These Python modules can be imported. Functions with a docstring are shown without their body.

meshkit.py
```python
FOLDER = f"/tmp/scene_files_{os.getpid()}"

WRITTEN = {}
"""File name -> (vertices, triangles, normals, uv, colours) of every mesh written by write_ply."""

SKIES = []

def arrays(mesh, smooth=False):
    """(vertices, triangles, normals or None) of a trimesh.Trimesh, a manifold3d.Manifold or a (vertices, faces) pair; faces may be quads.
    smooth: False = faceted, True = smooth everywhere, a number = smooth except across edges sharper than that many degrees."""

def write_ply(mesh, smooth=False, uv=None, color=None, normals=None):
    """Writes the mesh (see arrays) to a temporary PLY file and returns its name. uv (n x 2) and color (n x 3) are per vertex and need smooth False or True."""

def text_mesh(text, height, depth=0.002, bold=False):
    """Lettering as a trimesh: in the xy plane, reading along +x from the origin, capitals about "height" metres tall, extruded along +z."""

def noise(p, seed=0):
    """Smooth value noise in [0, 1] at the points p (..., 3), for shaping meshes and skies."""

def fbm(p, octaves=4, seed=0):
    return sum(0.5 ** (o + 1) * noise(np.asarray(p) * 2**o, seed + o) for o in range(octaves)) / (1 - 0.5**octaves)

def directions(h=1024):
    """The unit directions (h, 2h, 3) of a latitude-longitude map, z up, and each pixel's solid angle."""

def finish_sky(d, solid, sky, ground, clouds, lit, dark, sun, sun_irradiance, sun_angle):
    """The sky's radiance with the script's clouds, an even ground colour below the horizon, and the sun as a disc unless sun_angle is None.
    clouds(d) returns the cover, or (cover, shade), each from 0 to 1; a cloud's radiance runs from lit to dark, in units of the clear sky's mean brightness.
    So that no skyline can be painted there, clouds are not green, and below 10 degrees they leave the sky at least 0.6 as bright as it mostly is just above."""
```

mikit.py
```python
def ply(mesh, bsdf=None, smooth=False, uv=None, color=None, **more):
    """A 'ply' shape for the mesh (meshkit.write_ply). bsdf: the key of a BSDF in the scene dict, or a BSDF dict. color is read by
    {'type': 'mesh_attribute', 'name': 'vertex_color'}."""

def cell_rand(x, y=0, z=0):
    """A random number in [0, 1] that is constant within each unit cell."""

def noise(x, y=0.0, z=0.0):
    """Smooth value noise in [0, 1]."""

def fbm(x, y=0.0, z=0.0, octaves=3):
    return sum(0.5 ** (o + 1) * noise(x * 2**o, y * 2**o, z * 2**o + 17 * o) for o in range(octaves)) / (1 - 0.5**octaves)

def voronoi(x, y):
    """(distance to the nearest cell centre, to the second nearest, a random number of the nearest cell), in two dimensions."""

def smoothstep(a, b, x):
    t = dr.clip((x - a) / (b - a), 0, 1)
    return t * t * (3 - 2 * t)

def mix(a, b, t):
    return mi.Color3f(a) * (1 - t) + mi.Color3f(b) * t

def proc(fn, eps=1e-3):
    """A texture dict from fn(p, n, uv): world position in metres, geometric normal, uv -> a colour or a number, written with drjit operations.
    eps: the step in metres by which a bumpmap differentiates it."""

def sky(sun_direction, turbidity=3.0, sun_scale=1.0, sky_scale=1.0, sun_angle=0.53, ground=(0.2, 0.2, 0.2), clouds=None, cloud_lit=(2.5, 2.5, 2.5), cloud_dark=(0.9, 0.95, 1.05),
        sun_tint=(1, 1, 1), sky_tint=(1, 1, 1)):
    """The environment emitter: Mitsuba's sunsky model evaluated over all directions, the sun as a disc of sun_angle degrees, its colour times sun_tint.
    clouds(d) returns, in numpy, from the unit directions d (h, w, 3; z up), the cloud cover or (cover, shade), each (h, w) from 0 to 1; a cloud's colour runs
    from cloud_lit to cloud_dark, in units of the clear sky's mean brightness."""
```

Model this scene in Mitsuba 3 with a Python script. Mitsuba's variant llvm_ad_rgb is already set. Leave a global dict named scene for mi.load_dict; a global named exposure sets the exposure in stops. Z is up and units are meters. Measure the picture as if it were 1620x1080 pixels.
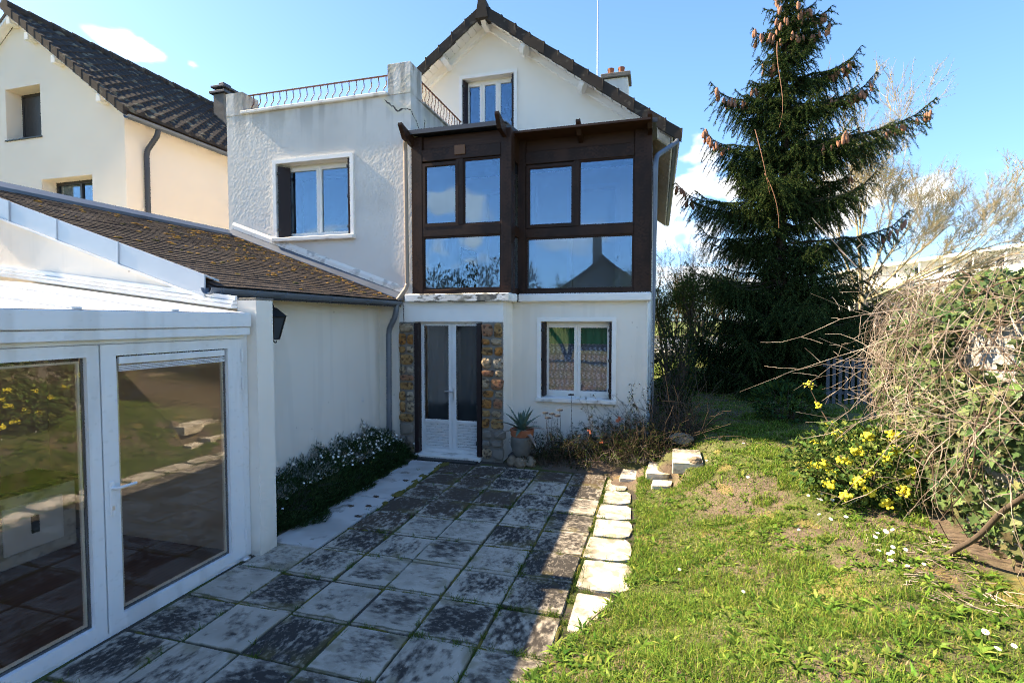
import math
import numpy as np
import trimesh
import drjit as dr
import mitsuba as mi
import mikit
import meshkit
from mikit import proc, noise, fbm, smoothstep, mix, cell_rand
from scipy.spatial import ConvexHull
from shapely.geometry import Polygon

T = mi.ScalarTransform4f
scene, labels = {}, {}
rng = np.random.default_rng(7)

# ------------------------------------------------------------------ camera, sky, exposure
EYE = np.array([0.0, 0.0, 2.1])
YAW, PITCH = math.radians(15.84), math.radians(2.333)
FWD = np.array([-math.sin(YAW) * math.cos(PITCH), math.cos(YAW) * math.cos(PITCH), -math.sin(PITCH)])
scene['camera'] = {'type': 'perspective', 'fov': 90.0, 'fov_axis': 'x', 'near_clip': 0.05, 'far_clip': 3000.0,
                   'to_world': T().look_at(origin=EYE.tolist(), target=(EYE + FWD).tolist(), up=[0, 0, 1])}
SUN = np.array([-1.0, -0.052, 0.82])
exposure = 3.45


def clouds(d):
    el = np.degrees(np.arcsin(np.clip(d[..., 2], -1, 1)))
    az = np.degrees(np.arctan2(d[..., 0], d[..., 1]))          # 0 = into the house, + to the right
    q = d / np.maximum(d[..., 2:3] + 0.12, 0.05)
    q = np.stack([q[..., 0] * 0.8, q[..., 1] * 0.8, d[..., 2] * 3], -1)
    n = meshkit.fbm(q * 1.3 + 3.1, 6, 4)
    fine = meshkit.fbm(np.stack([az / 4.0, el / 2.2, 0 * el], -1), 5, 9)
    thr = np.interp(el, [0, 8, 14, 20, 40, 90], [0.505, 0.515, 0.575, 0.68, 0.74, 0.76])
    cover = np.clip((n * 0.55 + fine * 0.45 - thr) / 0.07, 0, 1)

    def blob(a0, e0, wa, we, tilt=0.0):
        x, y = (az - a0), (el - e0)
        x, y = x + 0 * y, y - tilt * x
        r = np.sqrt((x / wa) ** 2 + (y / we) ** 2)
        return np.clip((1.05 - r + (fine - 0.5) * 2.4) / 0.35, 0, 1)

    cover = cover * np.where(np.abs(az) < 110, np.clip((13 - el) / 5, 0, 1), 1.0) * np.where((az > 21) & (az < 110), 0.35, 1.0)
    cover = np.maximum(cover, blob(-51.5, 22.9, 3.4, 0.8, -0.12) * 0.9)
    cover = np.maximum(cover, blob(-47.3, 22.6, 0.7, 0.4) * 0.6)
    cover = np.maximum(cover, blob(3.2, 13.6, 4.2, 3.0))
    cover = np.maximum(cover, blob(17.0, 11.5, 5.5, 3.0))
    cover = np.maximum(cover, blob(15.5, 15.3, 2.2, 1.0) * 0.8)
    cover = np.maximum(cover, blob(-159, 12.0, 6.5, 2.2) * 0.85)
    cover = np.maximum(cover, blob(-172, 9.0, 5, 2.0) * 0.6)
    shade = np.clip((meshkit.fbm(np.stack([az / 6, el / 3, 0 * el + 4], -1), 4, 2) - 0.45) * 2.2, 0, 1)
    return cover, shade * 0.6


scene['sky'] = mikit.sky(SUN.tolist(), turbidity=3.0, sky_scale=0.85, sun_scale=1.12, clouds=clouds, cloud_lit=(2.3, 2.3, 2.3), cloud_dark=(1.35, 1.4, 1.5), sky_tint=(0.87, 0.985, 1.08), sun_tint=(1.0, 0.97, 0.9))


# ------------------------------------------------------------------ helpers
def srgb(r, g, b):
    c = np.array([r, g, b]) / 255.0
    return np.where(c < 0.04045, c / 12.92, ((c + 0.055) / 1.055) ** 2.4).tolist()


def tex(c):
    if callable(c):
        return proc(c)
    if isinstance(c, dict):
        return c
    return {'type': 'rgb', 'value': [float(x) for x in c]}


def mat(name, base, rough=0.7, metallic=0.0, spec=0.4, bump=None, bump_scale=0.004, **more):
    b = {'type': 'principled', 'base_color': tex(base), 'roughness': tex(rough) if callable(rough) else float(rough), 'metallic': float(metallic), 'specular': float(spec), **more}
    if bump is not None:
        b = {'type': 'bumpmap', 'height': proc(bump), 'scale': float(bump_scale), 'nested': b}
    scene[name] = {'type': 'twosided', 'nested': b}
    return name


def leafmat(name, trans=0.6, rough=0.5, spec=0.3):
    scene[name] = {'type': 'principledthin', 'base_color': {'type': 'mesh_attribute', 'name': 'vertex_color'}, 'roughness': rough, 'diff_trans': trans, 'eta': 1.35, 'spec_trans': 0.0}
    return name


def key_for(parent, name):
    base = f'{parent}__{name}' if parent else name
    k, i = base, 0
    while k in scene or k in used:
        i += 1
        k = f'{base}_{i:03d}'
    used.add(k)
    return k


used = set()


def thing(name, label, cat, group=None, kind=None):
    k = key_for(None, name)
    labels[k] = {'label': label, 'category': cat}
    if group:
        labels[k]['group'] = group
    if kind:
        labels[k]['kind'] = kind
    return k


def put(parent, name, mesh, bsdf, smooth=False, label=None, kind=None, color=None, **more):
    k = key_for(parent, name) if name else parent
    scene[k] = mikit.ply(mesh, bsdf, smooth=smooth, color=color, **more)
    if label or kind:
        labels.setdefault(k, {})
        if label:
            labels[k]['label'] = label
        if kind:
            labels[k]['kind'] = kind
    return k


def cat(meshes):
    vs, fs, n = [], [], 0
    for m in meshes:
        v, f = (np.asarray(m.vertices), np.asarray(m.faces)) if hasattr(m, 'vertices') else (np.asarray(m[0], float), np.asarray(m[1], int))
        if f.shape[1] == 4:
            f = np.vstack([f[:, [0, 1, 2]], f[:, [0, 2, 3]]])
        vs.append(v)
        fs.append(f + n)
        n += len(v)
    return np.vstack(vs), np.vstack(fs)


_S = np.array([[x, y, z] for x in (-1, 1) for y in (-1, 1) for z in (-1, 1)], float)


def _bevverts(h, b):
    out = []
    for s in _S:
        for ax in range(3):
            p = s * h
            for k in range(3):
                if k != ax:
                    p[k] -= s[k] * b
            out.append(p.copy())
    return np.array(out)


def _bevfaces():
    v = _bevverts(np.ones(3), 0.2)
    f = ConvexHull(v).simplices
    n = np.cross(v[f[:, 1]] - v[f[:, 0]], v[f[:, 2]] - v[f[:, 0]])
    flip = (n * v[f].mean(1)).sum(1) < 0
    f[flip] = f[flip][:, ::-1]
    return f


BEVF = _bevfaces()
BOXF = np.array([[0, 1, 3], [0, 3, 2], [4, 6, 7], [4, 7, 5], [0, 4, 5], [0, 5, 1], [2, 3, 7], [2, 7, 6], [0, 2, 6], [0, 6, 4], [1, 5, 7], [1, 7, 3]])


def box(x0, x1, y0, y1, z0, z1, b=0.004):
    lo, hi = np.minimum([x0, y0, z0], [x1, y1, z1]), np.maximum([x0, y0, z0], [x1, y1, z1])
    c, h = (lo + hi) / 2, (hi - lo) / 2
    b = min(b, 0.45 * h.min())
    if b <= 0:
        return c + _S * h, BOXF
    return c + _bevverts(h, b), BEVF


def hexa(p8, ):
    """8 corner points in _S order."""
    return np.asarray(p8, float), BOXF


def rot(m, axis, deg, about=(0, 0, 0)):
    M = trimesh.transformations.rotation_matrix(math.radians(deg), axis, about)
    v, f = m
    return v @ M[:3, :3].T + M[:3, 3], f


def move(m, t):
    return m[0] + np.asarray(t, float), m[1]


def tubes(P, R, sides=6, caps=True):
    """N polylines of K points at once."""
    P = np.asarray(P, float)
    if P.ndim == 2:
        P = P[None]
    N, K, _ = P.shape
    R = np.broadcast_to(np.asarray(R, float), (N, K)) if np.ndim(R) < 2 else np.asarray(R, float)
    t = np.gradient(P, axis=1)
    t /= np.linalg.norm(t, axis=2, keepdims=True) + 1e-12
    m = t.mean(1, keepdims=True)
    ref = np.where(np.abs(m[..., 2:]) < 0.9, np.array([0, 0, 1.0]), np.array([1.0, 0, 0]))
    a = np.cross(t, ref)
    a /= np.linalg.norm(a, axis=2, keepdims=True) + 1e-12
    b = np.cross(t, a)
    ang = np.arange(sides) * 2 * np.pi / sides
    v = P[:, :, None] + R[:, :, None, None] * (np.cos(ang)[None, None, :, None] * a[:, :, None] + np.sin(ang)[None, None, :, None] * b[:, :, None])
    n, i, j = np.meshgrid(np.arange(N), np.arange(K - 1), np.arange(sides), indexing='ij')
    base = n * K * sides
    j2 = (j + 1) % sides
    q = np.stack([base + i * sides + j, base + (i + 1) * sides + j, base + (i + 1) * sides + j2, base + i * sides + j2], -1).reshape(-1, 4)
    F = [q[:, [0, 2, 1]], q[:, [0, 3, 2]]]
    if caps:
        nn, jj = np.meshgrid(np.arange(N), np.arange(1, sides - 1), indexing='ij')
        bb = nn * K * sides
        F.append(np.stack([bb, bb + jj, bb + jj + 1], -1).reshape(-1, 3)[:, ::-1][:, ::-1])
        e = bb + (K - 1) * sides
        F.append(np.stack([e, e + jj + 1, e + jj], -1).reshape(-1, 3))
    return v.reshape(-1, 3), np.vstack(F)


def smooth_path(pts, n=24):
    from scipy.interpolate import CubicSpline
    pts = np.asarray(pts, float)
    s = np.r_[0, np.cumsum(np.linalg.norm(np.diff(pts, axis=0), axis=1))]
    return CubicSpline(s, pts)(np.linspace(0, s[-1], n))


def round_path(pts, r=0.05, n=5):
    pts = [np.asarray(p, float) for p in pts]
    out = [pts[0]]
    for a, b, c in zip(pts[:-2], pts[1:-1], pts[2:]):
        d0, d1 = a - b, c - b
        k = min(r, 0.45 * np.linalg.norm(d0), 0.45 * np.linalg.norm(d1))
        p0, p1 = b + d0 / np.linalg.norm(d0) * k, b + d1 / np.linalg.norm(d1) * k
        for t in np.linspace(0, 1, n):
            out.append((1 - t) ** 2 * p0 + 2 * t * (1 - t) * b + t * t * p1)
    out.append(pts[-1])
    return np.array(out)


def extr_xz(poly, y0, y1):
    """shapely polygon in (x, z) extruded over y0..y1."""
    m = trimesh.creation.extrude_polygon(poly, abs(y1 - y0), engine='earcut')
    v = np.array(m.vertices)
    return np.stack([v[:, 0], max(y0, y1) - v[:, 2], v[:, 1]], 1), np.array(m.faces)


def sheet(p0, p1, p2, n=9, amp=0.00045):
    """a pane from corner p0 with edges to p1 and p2, very slightly wavy as old float glass is."""
    p0, p1, p2 = (np.asarray(p, float) for p in (p0, p1, p2))
    u, v = np.meshgrid(np.linspace(0, 1, n), np.linspace(0, 1, n), indexing='ij')
    nn = np.cross(p1 - p0, p2 - p0)
    nn /= np.linalg.norm(nn)
    V = p0 + u[..., None] * (p1 - p0) + v[..., None] * (p2 - p0)
    V = V + nn * (amp * 2 * (meshkit.noise(V * 3.3 + 5, 2) - 0.5))[..., None]
    i, j = np.meshgrid(np.arange(n - 1), np.arange(n - 1), indexing='ij')
    return V.reshape(-1, 3), np.stack([i * n + j, (i + 1) * n + j, (i + 1) * n + j + 1, i * n + j + 1], -1).reshape(-1, 4)


def extr_yz(poly, x0, x1):
    """shapely polygon in (y, z) extruded over x0..x1."""
    m = trimesh.creation.extrude_polygon(poly, abs(x1 - x0), engine='earcut')
    v = np.array(m.vertices)
    return np.stack([v[:, 2] + min(x0, x1), v[:, 0], v[:, 1]], 1), np.array(m.faces)


def unit(v):
    return v / (np.linalg.norm(v, axis=-1, keepdims=True) + 1e-12)


def frame_of(d, up=None):
    """unit direction d (N,3) -> side, normal."""
    r = rng.normal(size=d.shape) if up is None else up
    s = unit(np.cross(d, r))
    return s, np.cross(s, d)


def diamond_leaves(c, d, n, length, width, fold=0.25, droop=0.15):
    """leaves from base points c along d, with normals about n; 4 triangles each."""
    N = len(c)
    d = unit(d)
    s = unit(np.cross(d, n))
    n = np.cross(s, d)
    L, W = np.broadcast_to(length, (N,))[:, None], np.broadcast_to(width, (N,))[:, None]
    mid = c + d * L * 0.5 + n * L * 0.04
    tip = c + d * L - n * L * droop
    l = c + d * L * 0.42 + s * W * 0.5 + n * W * fold
    r = c + d * L * 0.42 - s * W * 0.5 + n * W * fold
    V = np.stack([c, l, mid, r, tip], 1).reshape(-1, 3)
    b = (np.arange(N) * 5)[:, None]
    F = np.concatenate([b + np.array(x) for x in ([0, 2, 1], [0, 3, 2], [1, 2, 4], [2, 3, 4])])
    return V, F, 5


def lobed_leaves(c, d, n, size):
    """ivy: five-pointed leaf."""
    N = len(c)
    d = unit(d)
    s = unit(np.cross(d, n))
    n = np.cross(s, d)
    S = np.broadcast_to(size, (N,))[:, None]
    pts = [(0.0, 0.0), (-0.12, 0.34), (0.25, 0.22), (0.42, 0.5), (0.55, 0.2), (1.0, 0.0), (0.55, -0.2), (0.42, -0.5), (0.25, -0.22), (-0.12, -0.34), (0.42, 0.0)]
    V = np.stack([c + d * S * a + s * S * b + n * S * (0.18 * abs(b) - 0.12 * max(a - 0.5, 0) + (0.0 if k != 10 else 0.02)) for k, (a, b) in enumerate(pts)], 1).reshape(-1, 3)
    b = (np.arange(N) * 11)[:, None]
    F = np.concatenate([b + np.array([10, k + 1, k]) for k in range(9)] + [b + np.array([10, 0, 9])])
    return V, F, 11


def blades(c, d, length, width, bend):
    """grass blades; 3 triangles each."""
    N = len(c)
    L, W, B = (np.broadcast_to(x, (N,))[:, None] for x in (length, width, bend))
    a = rng.uniform(0, 2 * np.pi, N)
    s = np.stack([np.cos(a), np.sin(a), 0 * a], 1)
    h = np.stack([-np.sin(a), np.cos(a), 0 * a], 1)
    up = unit(d)
    m = c + up * L * 0.55 + h * B * L * 0.25
    tip = c + up * L * (1 - 0.35 * np.abs(B)) + h * B * L
    V = np.stack([c - s * W / 2, c + s * W / 2, m - s * W * 0.4, m + s * W * 0.4, tip], 1).reshape(-1, 3)
    b = (np.arange(N) * 5)[:, None]
    F = np.concatenate([b + np.array(x) for x in ([0, 1, 3], [0, 3, 2], [2, 3, 4])])
    return V, F, 5


def tint(n, k, colors, spread=0.12, weights=None):
    """per-leaf colours, k vertices each."""
    colors = np.asarray(colors, float)
    i = rng.choice(len(colors), n, p=weights)
    c = colors[i] * np.exp(rng.normal(0, spread, (n, 1))) * np.exp(rng.normal(0, spread * 0.35, (n, 3)))
    return np.repeat(np.clip(c, 0, 0.95), k, axis=0)


def sbox(x0, x1, z0, z1):
    return Polygon([(x0, z0), (x1, z0), (x1, z1), (x0, z1)])


def interp(x, xs, ys):
    return np.interp(x, xs, ys)


# ------------------------------------------------------------------ materials
def n01(p, s, o=3, z=1.0):
    return fbm(p.x * s, p.y * s, p.z * s * z, o)


def stucco(p, n, uv):
    return noise(p.x * 55, p.y * 55, p.z * 55) * 0.6 + noise(p.x * 120, p.y * 120, p.z * 120) * 0.4


def roughcast(p, n, uv):
    a = noise(p.x * 32, p.y * 32, p.z * 32)
    return smoothstep(0.25, 0.8, a) * 0.7 + noise(p.x * 90, p.y * 90, p.z * 90) * 0.5


def wall_white(p, n, uv):
    stain = smoothstep(0.52, 0.78, n01(p, 1.4, 4, 0.6))
    c0 = fbm(p.x * 8 + p.y * 8, p.z * 0.7, 4.0, 4)
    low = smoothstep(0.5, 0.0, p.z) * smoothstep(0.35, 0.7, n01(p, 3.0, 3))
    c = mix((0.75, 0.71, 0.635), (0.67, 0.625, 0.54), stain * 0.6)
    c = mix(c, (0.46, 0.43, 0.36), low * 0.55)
    c = mix(c, (0.50, 0.475, 0.42), smoothstep(0.55, 0.72, c0) * 0.15)
    spot = smoothstep(0.93, 0.96, noise(p.x * 14, p.y * 14, p.z * 14))
    return mix(c, (0.30, 0.27, 0.22), spot * 0.5)


def crackline(p):
    pts = [(-4.11, 5.52), (-3.97, 5.40), (-3.90, 5.33), (-3.80, 5.35), (-3.67, 5.33)]
    d = mi.Float(9.0)
    wob = (noise(p.x * 30, p.z * 30) - 0.5) * 0.03
    for (x0, z0), (x1, z1) in zip(pts[:-1], pts[1:]):
        ex, ez = x1 - x0, z1 - z0
        t = dr.clip(((p.x - x0) * ex + (p.z + wob - z0) * ez) / (ex * ex + ez * ez), 0, 1)
        d = dr.minimum(d, dr.sqrt(dr.square(p.x - x0 - t * ex) + dr.square(p.z + wob - z0 - t * ez)))
    pts = [(7.25, 5.33), (7.45, 5.20), (7.62, 5.06), (7.70, 5.10), (7.75, 5.35)]
    e = mi.Float(9.0)
    for (x0, z0), (x1, z1) in zip(pts[:-1], pts[1:]):
        ex, ez = x1 - x0, z1 - z0
        t = dr.clip(((p.y - x0) * ex + (p.z + wob - z0) * ez) / (ex * ex + ez * ez), 0, 1)
        e = dr.minimum(e, dr.sqrt(dr.square(p.y - x0 - t * ex) + dr.square(p.z + wob - z0 - t * ez)))
    front = p.y < 7.27
    return dr.select(front, d, dr.select(p.x > -3.69, e, mi.Float(9.0)))


def wall_grey(p, n, uv):
    c = mix((0.63, 0.605, 0.56), (0.53, 0.51, 0.475), smoothstep(0.45, 0.75, n01(p, 0.9, 4)))
    streak = n01(p, 1.0, 1) * 0 + fbm(p.x * 9 + p.y * 9, p.z * 0.9, 3.0, 4)
    up = smoothstep(5.15, 6.0, p.z)
    c = mix(c, (0.20, 0.19, 0.165), up * smoothstep(0.38, 0.62, streak) * 0.85)
    c = mix(c, (0.45, 0.41, 0.30), smoothstep(5.2, 5.55, p.z) * smoothstep(0.5, 0.7, n01(p, 3.5, 3)) * 0.5)
    run = smoothstep(0.52, 0.66, streak) * smoothstep(4.6, 5.6, p.z)
    c = mix(c, (0.40, 0.39, 0.36), run * 0.35)
    k = crackline(p)
    c = mix(c, (0.66, 0.60, 0.47), smoothstep(0.10, 0.03, k) * 0.7)
    c = mix(c, (0.06, 0.055, 0.05), smoothstep(0.014, 0.006, k))
    return c


def peeling(p, n, uv):
    a = fbm(p.x * 5, p.y * 5, p.z * 9, 5)
    left = smoothstep(-2.1, -2.15, p.x)
    c = mix((0.74, 0.73, 0.70), (0.10, 0.10, 0.095), smoothstep(0.49, 0.56, a) * left * smoothstep(-3.9, -2.9, p.x + 0.6))
    return mix(c, (0.45, 0.42, 0.33), smoothstep(0.55, 0.7, n01(p, 7, 3)) * 0.35)


def coping_c(p, n, uv):
    return mix((0.70, 0.69, 0.65), (0.28, 0.27, 0.24), smoothstep(0.55, 0.7, n01(p, 8, 4)) * 0.6)


def cream_wall(p, n, uv):
    return mix((0.80, 0.715, 0.59), (0.75, 0.67, 0.56), smoothstep(0.4, 0.7, n01(p, 0.6, 3)))


def wood_brown(p, n, uv):
    g = fbm(p.x * 6 + p.y * 6, p.z * 3, noise(p.x * 40, p.y * 40, p.z * 40), 4)
    return mix((0.019, 0.0095, 0.006), (0.040, 0.018, 0.010), smoothstep(0.35, 0.7, g))


def wood_red(p, n, uv):
    g = fbm(p.x * 3, p.y * 40, p.z * 60, 3)
    return mix((0.024, 0.011, 0.006), (0.050, 0.023, 0.012), g)


def tile_dark(p, n, uv):
    a = n01(p, 9, 4)
    c = mix((0.018, 0.015, 0.013), (0.036, 0.029, 0.024), a)
    return mix(c, (0.12, 0.105, 0.08), smoothstep(0.66, 0.76, n01(p, 14, 3)) * 0.5)


def tile_moss(p, n, uv):
    a = n01(p, 9, 4)
    c = mix((0.020, 0.017, 0.015), (0.040, 0.033, 0.028), a)
    return mix(c, (0.20, 0.185, 0.13), smoothstep(0.60, 0.72, n01(p, 7, 4)) * 0.55)


def shingle(p, n, uv):
    a = n01(p, 11, 4)
    cx = dr.floor((p.x + 7.1) / 0.085)
    r = cell_rand(cx, dr.floor(p.y / 0.17 + cell_rand(cx, 3.0) * 3.0), 5.0)
    c = mix((0.022, 0.016, 0.014), (0.054, 0.040, 0.034), r * 0.6 + a * 0.4)
    wear = smoothstep(0.58, 0.75, n01(p, 3, 4))
    c = mix(c, (0.12, 0.10, 0.09), wear * 0.25)
    return mix(c, (0.20, 0.115, 0.035), smoothstep(0.60, 0.70, n01(p, 5.5, 4)) * smoothstep(4.5, 7.0, p.y) * 0.5)


def zinc_c(p, n, uv):
    return mix((0.47, 0.52, 0.58), (0.36, 0.41, 0.47), n01(p, 2.2, 4))


def zinc_dark_c(p, n, uv):
    return mix((0.17, 0.20, 0.245), (0.10, 0.12, 0.15), n01(p, 3.5, 4))


def slab_fn(t, seed, brown=0.0):
    def f(p, n, uv):
        u, v = (p.x + 3.46) / 0.4733, (p.y - 0.62) / 0.4869
        i, j = dr.floor(u), dr.floor(v)
        ra, rb = cell_rand(i, j, 1.0), cell_rand(i, j, 2.0)
        st, so = 0.55 + 1.1 * cell_rand(i, j, 5.0), cell_rand(i, j, 6.0)
        x, y = (p.x + ra * 37.0 + seed * 3.7) * st, (p.y + rb * 23.0) * (0.55 + 1.1 * so)
        e = dr.minimum(dr.minimum(u - i, 1 - (u - i)), dr.minimum(v - j, 1 - (v - j)))
        wob = fbm(x * 14, y * 14, 3.0, 3) - 0.5
        rim = smoothstep(0.22, 0.03, e + wob * 0.22) * (0.08 + 0.20 * cell_rand(i, j, 4.0))
        big = fbm(x * 4.0, y * 4.0, 2.0, 4)
        fine = fbm(x * 30, y * 30, 1.0, 4)
        k = smoothstep(t - 0.16 - 0.14 * so, t + 0.14 + 0.12 * so, big * 0.50 + fine * 0.53 + rim + (ra - 0.5) * 0.10)
        light = mix((0.46, 0.42, 0.355), (0.25, 0.228, 0.19), fbm(x * 10, y * 10, 5.0, 4))
        dark = mix((0.034, 0.032, 0.030), (0.060, 0.046, 0.034), brown + 0.2 * ra)
        dark = mix(dark, (0.11, 0.10, 0.088), smoothstep(0.52, 0.75, fine) * 0.8)
        speck = smoothstep(0.66, 0.74, noise(x * 75, y * 75, 0.5))
        c = mix(mix(dark, light, k), (0.50, 0.48, 0.43), speck * 0.22 * (1 - brown))
        c = mix(c, (0.05, 0.050, 0.02), smoothstep(0.035, 0.0, e + wob * 0.05) * 0.8)
        return mix(c, (0.10, 0.085, 0.02), smoothstep(0.60, 0.72, fbm(x * 5, y * 5, 9.0, 3)) * smoothstep(0.3, 0.05, e) * 0.5)
    return f


def slab_bump(p, n, uv):
    return fbm(p.x * 45, p.y * 45, p.z * 45, 3)


def stone_pale(p, n, uv):
    c = mix((0.56, 0.52, 0.44), (0.40, 0.36, 0.29), smoothstep(0.4, 0.7, n01(p, 7, 4)))
    c = mix(c, (0.16, 0.14, 0.11), smoothstep(0.54, 0.68, n01(p, 13, 4)) * 0.6)
    return mix(c, (0.13, 0.115, 0.035), smoothstep(0.58, 0.70, n01(p, 5, 4)) * 0.5)


def strip_c(p, n, uv):
    d = smoothstep(0.62, 0.75, n01(p, 6, 4))
    c = mix((0.44, 0.435, 0.42), (0.33, 0.32, 0.30), smoothstep(0.35, 0.7, n01(p, 2.5, 4)))
    return mix(c, (0.13, 0.12, 0.10), d * 0.7)


def rubble(c0, c1):
    def f(p, n, uv):
        a = n01(p, 22, 4)
        c = mix(c0, c1, smoothstep(0.3, 0.7, a))
        return mix(c, (0.04, 0.03, 0.022), smoothstep(0.52, 0.66, n01(p, 26, 4)) * 0.8)
    return f


def rubble_bump(p, n, uv):
    return smoothstep(0.3, 0.7, n01(p, 38, 3))


def soil(p, n, uv):
    a = n01(p, 2.3, 4)
    c = mix((0.075, 0.056, 0.042), (0.15, 0.118, 0.090), n01(p, 16, 4))
    c = mix(c, (0.075, 0.095, 0.026), smoothstep(0.42, 0.56, a) * 0.75)
    c = mix(c, (0.26, 0.19, 0.06), smoothstep(0.62, 0.68, n01(p, 4.1, 4)) * 0.4)
    far = smoothstep(14.0, 22.0, dr.sqrt(dr.square(p.x) + dr.square(p.y)))
    return mix(c, mix((0.075, 0.105, 0.03), (0.11, 0.13, 0.045), n01(p, 0.8, 3)), far)


def soil_bump(p, n, uv):
    return fbm(p.x * 18, p.y * 18, p.z * 18, 4)


def joint_c(p, n, uv):
    return mix((0.055, 0.048, 0.038), (0.060, 0.072, 0.020), smoothstep(0.40, 0.6, n01(p, 5, 3)))


def lace(p, n, uv):
    w = dr.sin(p.x * 85 + 1.2 * dr.sin(p.z * 70)) * dr.sin(p.z * 95)
    b = noise(p.x * 70, p.z * 70)
    row = smoothstep(0.1, 0.5, dr.abs(dr.sin(p.z * 24)))
    return mix((0.09, 0.12, 0.17), (0.36, 0.42, 0.52), smoothstep(-0.1, 0.6, w * row + (b - 0.5) * 1.0) * row)


def deck_c(p, n, uv):
    g = dr.abs(dr.sin(p.x * 62.0))
    return mix((0.020, 0.009, 0.006), mix((0.080, 0.032, 0.019), (0.050, 0.024, 0.016), n01(p, 6, 3)), smoothstep(0.08, 0.3, g))


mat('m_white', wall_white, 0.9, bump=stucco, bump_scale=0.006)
mat('m_roughcast', wall_grey, 0.9)
mat('m_gable', (0.77, 0.735, 0.66), 0.9, bump=stucco, bump_scale=0.004)
mat('m_grey', wall_grey, 0.9, bump=roughcast, bump_scale=0.017)
mat('m_cream', cream_wall, 0.9, bump=stucco, bump_scale=0.003)
mat('m_trim', (0.76, 0.755, 0.73), 0.55, bump=lambda p, n, uv: n01(p, 40, 3), bump_scale=0.001)
mat('m_oldtrim', coping_c, 0.7)
mat('m_pvc', lambda p, n, uv: mix((0.68, 0.70, 0.715), (0.50, 0.51, 0.505), smoothstep(0.5, 0.8, fbm(p.x * 6 + p.y * 9, p.z * 1.2, 2.0, 4)) * 0.5 + smoothstep(0.68, 0.8, n01(p, 30, 2)) * 0.25), lambda p, n, uv: 0.26 + 0.25 * n01(p, 9, 3), spec=0.5)
mat('m_sash', (0.72, 0.71, 0.67), 0.4)
mat('m_peel', peeling, 0.85)
mat('m_brownwood', wood_brown, 0.5, spec=0.22)
mat('m_redwood', wood_red, 0.5, spec=0.25)
mat('m_plaque', (0.13, 0.06, 0.025), 0.5)
mat('m_shutter', (0.022, 0.015, 0.016), 0.5, spec=0.25)
mat('m_tile', tile_dark, 0.85)
mat('m_tilemoss', tile_moss, 0.85)
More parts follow.
